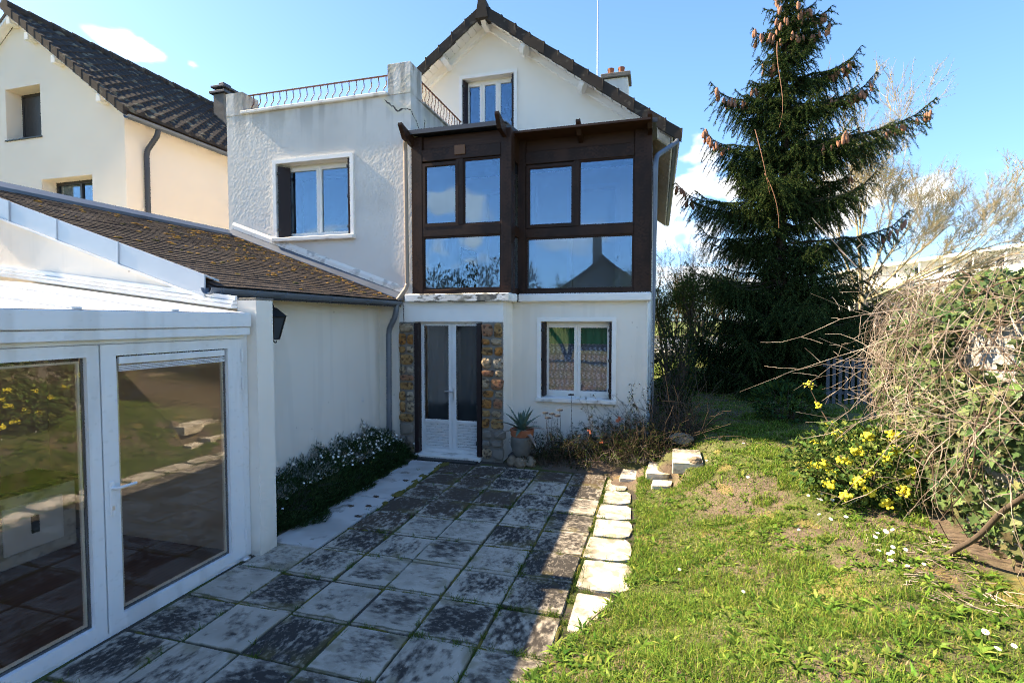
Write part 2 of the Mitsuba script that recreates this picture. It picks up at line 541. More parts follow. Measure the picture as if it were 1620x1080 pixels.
mat('m_shingle', shingle, 0.9, bump=lambda p, n, uv: n01(p, 60, 3), bump_scale=0.006)
mat('m_zinc', zinc_c, 0.42, metallic=0.55)
mat('m_zincdark', zinc_dark_c, 0.45, metallic=0.5)
mat('m_lead', (0.055, 0.062, 0.075), 0.5, metallic=0.2)
mat('m_pipe', zinc_dark_c, 0.45, metallic=0.3)
mat('m_pipebrown', (0.30, 0.24, 0.19), 0.5)
mat('m_anthracite', (0.020, 0.022, 0.026), 0.4)
mat('m_rust', lambda p, n, uv: mix((0.075, 0.030, 0.020), (0.14, 0.05, 0.028), n01(p, 30, 3)), 0.6)
mat('m_iron', (0.030, 0.032, 0.033), 0.5, metallic=0.3)
mat('m_metal', (0.62, 0.63, 0.65), 0.3, metallic=0.9)
mat('m_gasket', (0.012, 0.012, 0.013), 0.5)
mat('m_bead', (0.62, 0.56, 0.46), 0.5)
mat('m_farwall', (0.12, 0.10, 0.085), 0.9)
mat('m_mortar', lambda p, n, uv: mix((0.23, 0.215, 0.19), (0.13, 0.12, 0.105), n01(p, 9, 4)), 0.95, bump=slab_bump, bump_scale=0.012)
mat('m_joint', joint_c, 1.0, bump=soil_bump, bump_scale=0.01)
mat('m_soil', soil, 1.0, bump=soil_bump, bump_scale=0.02)
mat('m_stonepale', stone_pale, 0.9, bump=slab_bump, bump_scale=0.006)
mat('m_strip', strip_c, 0.9, bump=slab_bump, bump_scale=0.003)
mat('m_tan', lambda p, n, uv: mix((0.40, 0.33, 0.25), (0.33, 0.27, 0.20), n01(p, 4, 4)), 0.9, bump=stucco, bump_scale=0.006)
mat('m_deck', deck_c, 0.55)
mat('m_room', (0.06, 0.06, 0.065), 0.9)
mat('m_dark', (0.03, 0.03, 0.033), 0.9)
mat('m_curtaingrey', lambda p, n, uv: mix((0.036, 0.043, 0.050), (0.042, 0.050, 0.057), noise(p.x * 6, 0.0, p.z * 2)), 0.9)
mat('m_curtaingreen', (0.015, 0.16, 0.075), 0.8)
mat('m_lace', lace, 0.9)
mat('m_terracotta', lambda p, n, uv: mix((0.36, 0.13, 0.06), (0.24, 0.09, 0.045), n01(p, 12, 3)), 0.8)
mat('m_potglaze', lambda p, n, uv: mix((0.17, 0.17, 0.16), (0.07, 0.07, 0.06), n01(p, 9, 4)), 0.6)
mat('m_bark', lambda p, n, uv: mix((0.055, 0.040, 0.030), (0.11, 0.085, 0.065), n01(p, 12, 4, 0.3)), 0.95)
mat('m_paletwig', lambda p, n, uv: mix((0.27, 0.225, 0.14), (0.40, 0.345, 0.21), n01(p, 3, 3)), 0.9)
mat('m_deadstem', lambda p, n, uv: mix((0.15, 0.115, 0.092), (0.43, 0.365, 0.305), smoothstep(0.32, 0.72, n01(p, 7, 3))), 0.85)
mat('m_darkstem', lambda p, n, uv: mix((0.050, 0.034, 0.025), (0.125, 0.088, 0.062), n01(p, 5, 3)), 0.9)
mat('m_cone', lambda p, n, uv: mix((0.20, 0.095, 0.058), (0.34, 0.175, 0.11), noise(p.x * 60, p.y * 60, p.z * 60)), 0.8)
mat('m_pebble', lambda p, n, uv: mix((0.22, 0.22, 0.22), (0.40, 0.40, 0.40), noise(p.x * 60, p.y * 60, p.z * 60)), 0.95, bump=roughcast, bump_scale=0.01)
mat('m_concrete', (0.80, 0.79, 0.77), 0.9)
mat('m_road', (0.30, 0.29, 0.27), 0.95)
mat('m_fencewood', lambda p, n, uv: mix((0.20, 0.16, 0.13), (0.30, 0.25, 0.21), n01(p, 6, 3)), 0.9)
mat('m_fencegrey', (0.10, 0.105, 0.115), 0.8)
mat('m_petal', (0.80, 0.80, 0.82), 0.7)
mat('m_yellow', (0.72, 0.64, 0.05), 0.7)
mat('m_orange', (0.42, 0.11, 0.05), 0.8)
mat('m_lichen', lambda p, n, uv: mix((0.40, 0.19, 0.030), (0.26, 0.15, 0.03), n01(p, 10, 3)), 1.0)
mat('m_mossgreen', lambda p, n, uv: mix((0.06, 0.065, 0.015), (0.14, 0.115, 0.025), n01(p, 10, 3)), 1.0)
mat('m_rock', lambda p, n, uv: mix((0.16, 0.12, 0.08), (0.30, 0.25, 0.19), n01(p, 14, 4)), 0.9, bump=slab_bump, bump_scale=0.01)
leafmat('m_leaf', 0.55, 0.45)
leafmat('m_grass', 0.75, 0.55)
leafmat('m_needle', 0.25, 0.5)
scene['m_glass'] = {'type': 'thindielectric', 'int_ior': 2.25, 'specular_reflectance': {'type': 'rgb', 'value': [0.50, 0.74, 1.0]}, 'specular_transmittance': {'type': 'rgb', 'value': [0.52, 0.55, 0.58]}}
scene['m_clearglass'] = {'type': 'thindielectric', 'int_ior': 1.75, 'specular_transmittance': {'type': 'rgb', 'value': [0.86, 0.87, 0.88]}}
scene['m_doorglass'] = {'type': 'thindielectric', 'int_ior': 1.72, 'specular_transmittance': {'type': 'rgb', 'value': [0.80, 0.79, 0.77]}}
scene['m_polycarb'] = {'type': 'principledthin', 'base_color': {'type': 'rgb', 'value': [0.62, 0.64, 0.66]}, 'roughness': 0.5, 'diff_trans': 0.2, 'eta': 1.4, 'spec_trans': 0.0}
SLABS = [mat(f'm_slab{i}', slab_fn(t, i, b), 0.92, bump=slab_bump, bump_scale=0.006) for i, (t, b) in enumerate([(0.38, 0.0), (0.46, 0.1), (0.53, 0.0), (0.60, 0.1), (0.68, 0.0), (0.76, 0.9)])]
RUB = [mat(f'm_rubble{i}', rubble(a, b), 0.95, bump=rubble_bump, bump_scale=0.03) for i, (a, b) in enumerate([((0.42, 0.27, 0.12), (0.30, 0.17, 0.06)), ((0.46, 0.37, 0.25), (0.33, 0.25, 0.16)), ((0.40, 0.20, 0.06), (0.28, 0.13, 0.04)), ((0.52, 0.46, 0.36), (0.38, 0.33, 0.25)), ((0.36, 0.17, 0.10), (0.30, 0.18, 0.10))])]


# ------------------------------------------------------------------ ground
def foot_x(y):
    return np.interp(y, [0.0, 2.0, 2.76, 3.4, 3.9, 4.4, 9.0, 10.0], [-1.6, -1.02, -0.84, -0.54, -0.27, -0.21, -0.24, -0.3])


STEPS = [(-0.46, -0.16, 6.66, 7.26, 0.07), (-0.11, 0.19, 6.56, 7.12, 0.19), (0.18, 0.54, 6.36, 7.08, 0.40), (-0.05, 0.18, 6.28, 6.54, 0.13)]


def ground_z(x, y):
    x, y = np.asarray(x, float), np.asarray(y, float)
    d = x - foot_x(y)
    w = np.interp(y, [0, 3.5, 5.0, 6.2, 9.0], [1.9, 1.9, 1.7, 1.05, 1.0])
    t = np.clip(d / w, 0, 1)
    z = 0.50 * (0.30 * t + 0.70 * t * t * (3 - 2 * t)) + 0.03 * np.clip(d - 1.2, 0, 3)
    und = (meshkit.noise(np.stack([x * 1.3, y * 1.3, 0 * x], -1), 3) - 0.5) * 0.04 + (meshkit.noise(np.stack([x * 4.5, y * 4.5, 0 * x], -1), 5) - 0.5) * 0.035
    z = z + und * np.clip(d / 0.4, 0, 1)
    z = np.where(d < 0, -0.035, z - 0.035 + 0.03 * np.clip(d / 0.06, 0, 1))
    for x0, x1, y0, y1, zs in STEPS:       # earth packed around the stepping slabs
        q = np.hypot(np.maximum(np.maximum(x0 - x, x - x1), 0), np.maximum(np.maximum(y0 - y, y - y1), 0))
        k = np.clip(1 - q / 0.22, 0, 1)
        k = k * k * (3 - 2 * k)
        z = z * (1 - k) + (zs - 0.04) * k
    return z


def grid_axis(lo, hi, a, b, fine):
    mid = np.arange(a, b, fine)
    out = np.concatenate([a - np.geomspace(0.2, a - lo, 26)[::-1], mid, b + np.geomspace(0.2, hi - b, 26)])
    return out


gx, gy = grid_axis(-400, 400, -1.6, 4.0, 0.06), grid_axis(-400, 600, 1.0, 11.0, 0.08)
GX, GY = np.meshgrid(gx, gy, indexing='ij')
GZ = ground_z(GX, GY)
nx, ny = GX.shape
ii, jj = np.meshgrid(np.arange(nx - 1), np.arange(ny - 1), indexing='ij')
q = np.stack([ii * ny + jj, (ii + 1) * ny + jj, (ii + 1) * ny + jj + 1, ii * ny + jj + 1], -1).reshape(-1, 4)
put('garden_ground', None, (np.stack([GX, GY, GZ], -1).reshape(-1, 3), q), 'm_soil', smooth=True)
labels['garden_ground'] = {'label': 'patchy garden soil rising from the patio to the lawn', 'kind': 'structure'}
used.add('garden_ground')

# ------------------------------------------------------------------ patio
put('patio', None, box(-3.52, -0.17, 0.4, 7.3, -0.2, -0.014, 0), 'm_joint')
labels['patio'] = {'label': 'old stained concrete slab patio with mossy joints', 'kind': 'structure'}
used.add('patio')
colx = [-3.46, -2.98, -2.51, -2.045, -1.565, -1.09, -0.62]
rowy = [0.62, 1.1, 1.58, 2.07, 2.56, 3.03, 3.515, 3.99, 4.475, 4.955, 5.46, 5.975, 6.48, 6.95]
# rows from near to far; variants 0 light .. 4 dark, 5 smooth brown
pick = ['231213', '321324', '213143', '324433', '414123', '140344', '111024', '.31114', '.51134', '.55314', '.55523', '.55414', '.55455']
for r in range(len(rowy) - 1):
    for c in range(6):
        ch = pick[r][c]
        if ch == '.':
            continue
        g = 0.009
        x0, x1, y0, y1 = colx[c] + g, colx[c + 1] - g, rowy[r] + g, rowy[r + 1] - g
        dx, dy = rng.uniform(-0.008, 0.008, 2)
        m = box(x0 + dx, x1 + dx, y0 + dy, y1 + dy, -0.05, rng.uniform(-0.005, 0.005), 0.006)
        v, f = m
        v = v.copy()
        cx, cy = (x0 + x1) / 2, (y0 + y1) / 2
        v[:, 2] += (v[:, 0] - cx) * rng.uniform(-0.012, 0.012) + (v[:, 1] - cy) * rng.uniform(-0.012, 0.012)
        m = rot((v, f), [0, 0, 1], rng.uniform(-0.6, 0.6), (cx, cy, 0))
        put('patio', 'slab', m, SLABS[int(ch)])
# border of pale worn stones along the lawn
for i, (y0, y1) in enumerate([(3.36, 3.86), (3.93, 4.43), (4.46, 4.92), (4.95, 5.40), (5.42, 5.86), (5.90, 6.34), (6.36, 6.82)]):
    x1 = [-0.27, -0.17, -0.20, -0.21, -0.24, -0.27, -0.33][i]
    pts = np.array([[-0.60, y0 + 0.02], [-0.45, y0], [x1 - 0.10, y0 + .01], [x1 - 0.02, y0 + 0.07], [x1, y0 + 0.25], [x1 - 0.015, y1 - 0.06], [x1 - 0.07, y1], [-0.40, y1 - .01], [-0.60, y1 - 0.01]]) + rng.uniform(-0.018, 0.018, (9, 2))
    if i == 0:
        pts[:, 0] = np.clip(pts[:, 0], -0.57, -0.27)
        pts[2, 1] += 0.07
    pol = Polygon(pts).buffer(-0.02).buffer(0.02)
    m = trimesh.creation.extrude_polygon(pol, 0.07, engine='earcut')
    m.apply_translation([0, 0, -0.068 + rng.uniform(-0.002, 0.005)])
    v = np.array(m.vertices)
    top = v[:, 2] > 0
    put('patio', 'edge_stone', (v, np.array(m.faces)), 'm_stonepale')
# smooth white concrete strip along the annex flower bed
st = thing('paving_strip', 'smooth pale concrete strip between the daisy shrub and the slabs', 'paving', kind='structure')
labels[st].pop('category')
for y0, y1 in [(3.985, 5.33), (5.345, 6.3), (6.31, 6.95)]:
    put(st, 'panel', box(-3.54, -3.005, y0, y1, -0.05, 0.004, 0.005), 'm_strip')
# flat flower bed soil next to the annex wall
put('flower_bed', None, box(-4.25, -3.54, 3.96, 7.24, -0.2, 0.012, 0.004), 'm_joint')
labels['flower_bed'] = {'label': 'dark soil bed along the annex wall', 'kind': 'structure'}
used.add('flower_bed')

# stepping slabs up to the lawn
step_lab = ['lowest pale stepping slab beside the patio edge', 'middle pale stepping slab in the grass', 'largest and highest pale stepping slab with brown rock on it', 'small half buried pale slab in front of the middle stepping slab']
for i, (x0, x1, y0, y1, z) in enumerate(STEPS):
    pol = Polygon(np.array([[x0, y0], [x1 - .05, y0 + .02], [x1, y0 + 0.06], [x1 + .01, y1], [x0 + .03, y1 - .01]]) + rng.uniform(-0.012, 0.012, (5, 2)))
    m = trimesh.creation.extrude_polygon(pol.buffer(-0.015).buffer(0.015), 0.13, engine='earcut')
    m.apply_translation([0, 0, z - 0.13])
    k = thing('stepping_slab', step_lab[i], 'slab')
    put(k, None, (np.array(m.vertices), np.array(m.faces)), 'm_stonepale')


def lump(c, r, seed, sub=3, amp=0.35):
    m = trimesh.creation.icosphere(subdivisions=sub)
    v = np.array(m.vertices)
    k = 1 + amp * (meshkit.fbm(v * 1.7 + seed * 7.3, 3, seed) - 0.5) * 2
    return v * k[:, None] * np.asarray(r) + np.asarray(c), np.array(m.faces)


k = thing('rock', 'rounded brown rock lying on the highest stepping slab', 'rock')
put(k, None, lump((0.46, 6.43, 0.43), (0.075, 0.05, 0.05), 3), 'm_rock', smooth=40)
k = thing('rock', 'grey brown rock in the shade behind the highest stepping slab', 'rock')
put(k, None, lump((0.35, 7.45, 0.44), (0.16, 0.11, 0.09), 5), 'm_rock', smooth=40)

# ------------------------------------------------------------------ main house
H = thing('main_house', 'white rendered gabled house with roof terrace and stone framed garden door', 'house')
GYH = 9.5   # gable wall plane
# gable wall with window
gab = Polygon([(-6.2, 0.0), (-0.14, 0.0), (-0.14, 5.45), (-3.15, 7.72), (-6.2, 5.43)])
gab = gab.difference(sbox(-3.70, -2.65, 5.02, 6.77)).difference(sbox(-3.2, -2.3, 2.5, 4.55)).difference(sbox(-1.55, -0.75, 2.5, 4.5))
put(H, 'gable_wall', extr_xz(gab, GYH, GYH + 0.3), 'm_gable')
put(H, 'side_wall', box(-0.44, -0.14, GYH + 0.3, 17.5, 0, 5.45, 0), 'm_white')
put(H, 'side_wall', box(-6.2, -5.9, GYH + 0.3, 17.5, 0, 5.4, 0), 'm_white')
put(H, 'rear_wall', extr_xz(Polygon([(-6.2, 0.0), (-0.14, 0.0), (-0.14, 5.45), (-3.15, 7.72), (-6.2, 5.43)]), 17.5, 17.8), 'm_white')
put(H, 'inner_floor', box(-5.9, -0.44, GYH + 0.3, 17.5, 2.3, 2.5, 0), 'm_room')
put(H, 'inner_floor', box(-5.9, -0.44, GYH + 0.3, 17.5, 4.9, 5.0, 0), 'm_room')
put(H, 'inner_wall', box(-5.9, -0.44, 12.5, 12.6, 2.5, 4.9, 0), 'm_room')
put(H, 'inner_wall', box(-5.9, -0.44, 12.5, 12.6, 5.0, 7.0, 0), 'm_room')
# ground floor extension under the sunroom, door facade
fac = sbox(-4.4, -2.19, 0.0, 2.39).difference(sbox(-3.63, -2.52, 0.0, 2.08))
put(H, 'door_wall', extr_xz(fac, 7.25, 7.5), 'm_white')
put(H, 'lintel', box(-3.90, -2.19, 7.243, 7.26, 2.083, 2.385, 0.003), 'm_trim')
put(H, 'jog_wall', box(-2.44, -2.19, 7.5, 8.0, 0, 2.39, 0), 'm_white')
gw = sbox(-2.19, -0.14, 0.0, 2.39).difference(sbox(-1.73, -0.645, 0.91, 2.09))
put(H, 'garden_wall', extr_xz(gw, 7.75, 8.0), 'm_white')
put(H, 'side_wall', box(-0.44, -0.14, 8.0, GYH, 0, 2.39, 0), 'm_white')
put(H, 'inner_wall', box(-3.6, -0.5, 8.95, 9.05, 0, 2.39, 0), 'm_room')
put(H, 'inner_floor', box(-3.6, -0.44, 7.5, 9.45, 0.0, 0.03, 0), 'm_room')
put(H, 'inner_floor', box(-4.4, -2.1, 7.3, GYH, 2.395, 2.44, 0), 'm_dark')
put(H, 'inner_floor', box(-2.099, -0.15, 7.8, GYH, 2.395, 2.44, 0), 'm_dark')
put(H, 'ledge', box(-3.74, -2.07, 7.13, 7.6, 2.385, 2.505, 0.012), 'm_peel', label='white ledge with dark peeling paint under the left glazing')
put(H, 'ledge', box(-2.066, -0.09, 7.63, 7.95, 2.39, 2.51, 0.012), 'm_trim')

# terrace block (grey roughcast)
tw = sbox(-7.15, -3.67, 0.0, 5.585).difference(sbox(-6.16, -4.72, 3.48, 4.72))
put(H, 'terrace_wall', extr_xz(tw.difference(sbox(-7.2, -4.3, 0, 2.3)).difference(sbox(-4.4, -3.6, 0, 2.40)), 7.262, 7.5), 'm_grey', label='grey roughcast terrace wall with a crack at its corner')
put(H, 'terrace_wall', box(-3.92, -3.67, 7.5, GYH, 2.45, 5.57, 0), 'm_grey')
put(H, 'terrace_wall', box(-7.15, -6.9, 7.5, GYH, 0, 5.57, 0), 'm_grey')
put(H, 'terrace_pillar', box(-4.065, -3.668, 7.253, 7.65, 5.58, 6.06, 0.012), 'm_grey')
put(H, 'terrace_pillar', box(-7.152, -6.80, 7.253, 7.62, 5.58, 5.97, 0.012), 'm_grey', label='moss topped terrace pillar beside the neighbouring roof')
def roughcast_skin(x0, x1, z0, z1, y, hole=None, step=0.0125, depth=0.0032):
    gx_, gz_ = np.arange(x0, x1 + step / 2, step), np.arange(z0, z1 + step / 2, step)
    gx_, gz_ = np.linspace(x0, x1, len(gx_)), np.linspace(z0, z1, len(gz_))
    X, Z = np.meshgrid(gx_, gz_, indexing='ij')
    q = np.stack([X, Z, 0 * X], -1)
    h = np.clip((meshkit.noise(q * 40, 3) - 0.35) * 1.9, 0, 1) * .6 + meshkit.noise(q * 75, 4) * .5 + meshkit.noise(q * 7, 5) * .3
    V = np.stack([X, y - depth * h, Z], -1).reshape(-1, 3)
    n_, m_ = X.shape
    i, j = np.meshgrid(np.arange(n_ - 1), np.arange(m_ - 1), indexing='ij')
    F = np.stack([i * m_ + j, (i + 1) * m_ + j, (i + 1) * m_ + j + 1, i * m_ + j + 1], -1).reshape(-1, 4)
    c = V[F].mean(1)
    if hole:
        F = F[~((c[:, 0] > hole[0]) & (c[:, 0] < hole[1]) & (c[:, 2] > hole[2]) & (c[:, 2] < hole[3]))]
    return V, F


put(H, 'roughcast', roughcast_skin(-7.15, -3.672, 2.42, 5.583, 7.261, (-6.17, -4.70, 3.45, 4.73)), 'm_roughcast', smooth=True)
put(H, 'roughcast', roughcast_skin(-7.148, -6.805, 5.588, 5.965, 7.254), 'm_roughcast', smooth=True)
put(H, 'roughcast', roughcast_skin(-4.06, -3.672, 5.588, 6.05, 7.254), 'm_roughcast', smooth=True)
put(H, 'terrace_floor', box(-6.9, -3.92, 7.5, GYH, 4.9, 5.02, 0), 'm_strip')
put(H, 'inner_wall', box(-6.9, -3.92, 8.9, 9.0, 2.3, 4.9, 0), 'm_room')
put(H, 'inner_floor', box(-6.9, -3.92, 7.5, 9.0, 2.2, 2.3, 0), 'm_room')
put(H, 'coping', box(-6.82, -4.062, 7.205, 7.56, 5.585, 5.635, 0.008), 'm_oldtrim')
put(H, 'coping', box(-3.95, -3.63, 7.65, GYH, 5.572, 5.60, 0.006), 'm_grey')
for c, s in [((-3.78, 7.4, 6.06), (0.10, 0.09, 0.022)), ((-6.98, 7.4, 5.97), (0.12, 0.10, 0.02)), ((-3.95, 7.5, 6.06), (0.05, 0.05, 0.012))]:
    put(H, 'moss_tuft', lump(c, s, 4, 2), 'm_mossgreen', smooth=40)

# railing on the front parapet and along the right side
R_ = key_for(H, 'railing')
put(R_, None, cat([box(-6.80, -4.065, 7.375, 7.40, 5.945, 5.965, 0.003), box(-6.80, -4.065, 7.375, 7.40, 5.665, 5.677, 0.003)]), 'm_rust', label='rusty brown terrace railing with bowed bars')


def bal(x, y, along_y=False):
    h = np.array([[0, 0], [0, 0.10], [0.0, 0.125], [-0.015, 0.16], [-0.05, 0.20], [-0.045, 0.24], [-0.015, 0.275], [-0.005, 0.30]])
    p = np.array([[x + (0 if along_y else a), y + (a if along_y else 0), 5.955 - b] for a, b in h])
    return tubes(smooth_path(p, 14), 0.0075, 6)


for i in range(20):
    put(R_, 'baluster', bal(-6.69 + i * 0.1335, 7.387), 'm_rust', smooth=50)
R2 = key_for(H, 'railing')
put(R2, None, cat([box(-3.735, -3.71, 7.65, GYH, 5.945, 5.965, 0.003), box(-3.735, -3.71, 7.65, GYH, 5.625, 5.637, 0.003)]), 'm_rust')
for i in range(14):
    put(R2, 'baluster', bal(-3.722, 7.78 + i * 0.125, True), 'm_rust', smooth=50)


# windows that face the camera
def window(parent, name, x0, x1, z0, z1, y, trim=0.06, proud=0.03, depth=0.15, leaves=2, shutters=True, sill=True, trimmat='m_trim', glass='m_glass', label=None):
    """x0..z1 = clear opening in the wall whose face is y."""
    w = key_for(parent, name)
    e = 0.012
    outer = Polygon([(x0 - trim, z0 - 0.01), (x1 + trim, z0 - 0.01), (x1 + trim, z1 + trim), (x0 - trim, z1 + trim)])
    put(w, None, extr_xz(outer.difference(sbox(x0, z0 - 0.1, x1, z1)), y - proud, y + 0.02), trimmat, label=label)
    # reveal lining
    put(w, 'reveal', cat([box(x0 - e, x0 + 0.004, y - proud + .004, y + depth + .05, z0, z1, 0), box(x1 - 0.004, x1 + e, y - proud + .004, y + depth + .05, z0, z1, 0), box(x0 + .004, x1 - .004, y - proud + .004, y + depth + .05, z1 - 0.004, z1 + e, 0)]), 'm_trim')
    if sill:
        put(w, 'sill', box(x0 - trim - 0.01, x1 + trim + 0.01, y - proud - 0.05, y + depth, z0 - 0.06, z0 + 0.004, 0.008), 'm_oldtrim')
    yf = y + depth
    fr = 0.045
    fx0, fx1, fz0, fz1 = x0 + 0.004, x1 - 0.004, z0 + 0.004, z1 - 0.004
    fo = Polygon([(fx0, fz0), (fx1, fz0), (fx1, fz1), (fx0, fz1)])
    put(w, 'frame', extr_xz(fo.difference(sbox(fx0 + fr, fz0 + fr, fx1 - fr, fz1 - fr)), yf, yf + 0.06), 'm_sash')
    wl = (fx1 - fx0 - 2 * fr + 0.02) / leaves
    for i in range(leaves):
        a, b = fx0 + fr - 0.01 + i * wl, fx0 + fr - 0.01 + (i + 1) * wl
        lo = Polygon([(a + .002, fz0 + fr - .01), (b - .002, fz0 + fr - .01), (b - .002, fz1 - fr + .01), (a + .002, fz1 - fr + .01)])
        sr = 0.05
        put(w, 'sash', extr_xz(lo.difference(sbox(a + sr, fz0 + fr + sr, b - sr, fz1 - fr - sr)), yf - 0.018, yf + 0.03), 'm_sash')
        put(w, 'pane', sheet([a + sr - .005, yf + .008, fz0 + fr + sr - .005], [b - sr + .005, yf + .008, fz0 + fr + sr - .005], [a + sr - .005, yf + .008, fz1 - fr - sr + .005]), glass, smooth=True)
    return w


def sbox(x0, z0, x1, z1):   # (kept in x, z order below this line)
    return Polygon([(x0, z0), (x1, z0), (x1, z1), (x0, z1)])


W1 = window(H, 'window', -6.14, -4.73, 3.47, 4.70, 7.255, trim=0.06, proud=0.035, depth=0.17, label='white trimmed window in the grey terrace wall')


def shutter(parent, x, y0, y1, z0, z1, t=0.028, ang=0, hinge=True):
    m = [box(x - t / 2, x + t / 2, y0, y1, z0, z1, 0.003)]
    k = put(parent, 'shutter', rot(m[0], [0, 0, 1], ang, (x, y0, 0)), 'm_shutter')
    for z in (z0 + 0.12, (z0 + z1) / 2, z1 - 0.12):
        m.append(box(x - t / 2 - 0.012, x + t / 2 + 0.012, y0 - 0.012, y0 + 0.03, z - 0.022, z + 0.022, 0.003))
    put(parent, 'hinge', rot(cat(m[1:]), [0, 0, 1], ang, (x, y0, 0)), 'm_iron')
    return k


shutter(W1, -6.105, 7.24, 7.43, 3.49, 4.66, ang=-42)
shutter(W1, -4.765, 7.235, 7.42, 3.49, 4.68, ang=3)
W2 = window(H, 'window', -1.73, -0.645, 0.91, 2.09, 7.75, trim=0.06, depth=0.16, glass='m_clearglass', label='white trimmed ground floor window with curtains')
shutter(W2, -1.70, 7.735, 7.90, 0.93, 2.07, ang=-6)
shutter(W2, -0.675, 7.735, 7.90, 0.93, 2.07, ang=4)
W3 = window(H, 'window', -3.70, -2.65, 5.03, 6.77, GYH, trim=0.06, depth=0.15, leaves=3, sill=False, label='narrow three part window high in the gable')
shutter(W3, -3.665, GYH - 0.015, GYH + 0.14, 5.05, 6.75, ang=-8)
shutter(W3, -2.685, GYH - 0.015, GYH + 0.14, 5.05, 6.75, ang=3)
# white lower wall niches behind the sunroom glass: doors into the house
for x0, x1, z1 in ((-3.2, -2.3, 4.55), (-1.55, -0.75, 4.5)):
    d = key_for(H, 'inner_door')
    put(d, None, extr_xz(sbox(x0 - .08, 2.5, x1 + .08, z1 + .08).difference(sbox(x0, 2.44, x1, z1)), GYH - 0.03, GYH + 0.05), 'm_trim')
    put(d, 'leaf', box(x0 + 0.01, x1 - 0.01, GYH + 0.1, GYH + 0.14, 2.46, z1 - .01, 0.004), 'm_sash')

# stone door surround
for (x0, x1) in ((-3.89, -3.625), (-2.525, -2.16)):
    put(H, 'stone_surround', box(x0 + .01, x1 - (0.03 if x1 > -3 else 0.0), 7.215, 7.256, -0.05, 2.075, 0.01), 'm_mortar')
    z = 0.03
    row = 0
    while z < 2.05:
        h = float(rng.uniform(0.10, 0.20))
        h = min(h, 2.075 - z)
        if 2.075 - z - h < 0.07:
            h = 2.075 - z
        wall_w = x1 - x0
        cuts = [x0, x1] if wall_w < 0.3 and rng.random() < 0.55 else [x0, x0 + wall_w * rng.uniform(0.38, 0.62), x1]
        for a, b in zip(cuts[:-1], cuts[1:]):
            a2, b2 = a + 0.012, b - 0.012
            if b == x1 and x1 > -3:
                b2 = x1 + rng.uniform(-0.05, 0.02)
            c = ((a2 + b2) / 2, 7.215, z + h / 2)
            m = trimesh.creation.icosphere(subdivisions=2)
            v = np.array(m.vertices)
            v = np.sign(v) * np.abs(v) ** 0.55
            v = v / np.abs(v).max(0)
            ph = (rng.uniform(0, 40),)
            k = 1 + 0.55 * (meshkit.fbm(v * 1.3 + ph[0], 3, int(ph[0])) - 0.5)
            sc = np.array([(b2 - a2) / 2 * 0.97, 0.028 + rng.uniform(0, 0.022), (h / 2 - 0.012) * rng.uniform(.88, 1.03)])
            low = z < 0.45
            mt = RUB[int(rng.choice([0, 1, 2, 3, 4], p=[.30, .28, .16, .18, .08]))] if not low else ('m_mortar' if rng.random() < 0.6 else RUB[1])
            put(H, 'stone', (v * k[:, None] * sc + c, np.array(m.faces)), mt, smooth=35)
        z += h
        row += 1

# garden door
D = key_for(H, 'garden_door')
put(D, None, cat([box(-3.58, -3.548, 7.33, 7.40, 0.03, 2.08, 0.003), box(-2.602, -2.57, 7.33, 7.40, 0.03, 2.08, 0.003), box(-3.548, -2.602, 7.33, 7.40, 2.058, 2.08, 0.003)]), 'm_pvc', label='white double garden door with two dark panes over slatted panels')
for i, (a, b) in enumerate([(-3.546, -3.052), (-3.048, -2.604)]):
    st_ = 0.052
    lo = sbox(a, 0.045, b, 2.052)
    pa, pb = (a + 0.032, b - 0.052) if i == 0 else (a + 0.070, b - 0.034)
    lf = put(D, 'leaf', extr_xz(lo.difference(sbox(pa, 0.56, pb, 2.02)).difference(sbox(pa, 0.10, pb, 0.52)), 7.34, 7.385), 'm_pvc')
    put(D, 'pane', (np.array([[pa - .004, 7.36, 0.556], [pb + .004, 7.36, 0.556], [pb + .004, 7.36, 2.024], [pa - .004, 7.36, 2.024]]), np.array([[0, 1, 2], [0, 2, 3]])), 'm_clearglass')
    put(D, 'gasket', extr_xz(sbox(pa - .002, 0.558, pb + .002, 2.022).difference(sbox(pa + .008, 0.568, pb - .008, 2.012)), 7.345, 7.357), 'm_gasket')
    nsl = 10
    for s in range(nsl):
        z = 0.10 + 0.42 * s / nsl
        put(D, 'slat', rot(box(pa, pb, 7.350, 7.360, z + 0.002, z + 0.42 / nsl + 0.002, 0.002), [1, 0, 0], 24, (0, 7.355, z + .02)), 'm_pvc')
put(D, 'threshold', box(-3.60, -2.53, 7.14, 7.40, -0.02, 0.04, 0.008), 'm_oldtrim')
put(D, 'handle', cat([box(-3.036, -3.006, 7.325, 7.342, 0.86, 1.06, 0.003), tubes(round_path([(-3.021, 7.34, 1.01), (-3.021, 7.295, 1.01), (-3.15, 7.295, 1.01)], 0.02), 0.009, 8)]), 'm_metal', smooth=40)
put(H, 'threshold_grate', box(-3.55, -2.55, 7.0, 7.13, -0.02, 0.008, 0.004), 'm_iron')
for x, sgn in ((-3.585, 1), (-2.56, -1)):
    k = put(D, 'shutter', cat([box(x - .035, x + .035, 7.205, 7.235, 0.05, 2.06, .004), box(x - .035, x + .035, 7.24, 7.27, 0.05, 2.06, .004), box(x - .03, x + .03, 7.275, 7.32, 0.05, 2.06, .004)]), 'm_shutter')
    put(D, 'hinge', cat([box(x + sgn * 0.02, x + sgn * 0.045, 7.195, 7.225, z - .03, z + .03, .003) for z in (0.25, 0.8, 1.35, 1.85)]), 'm_iron')
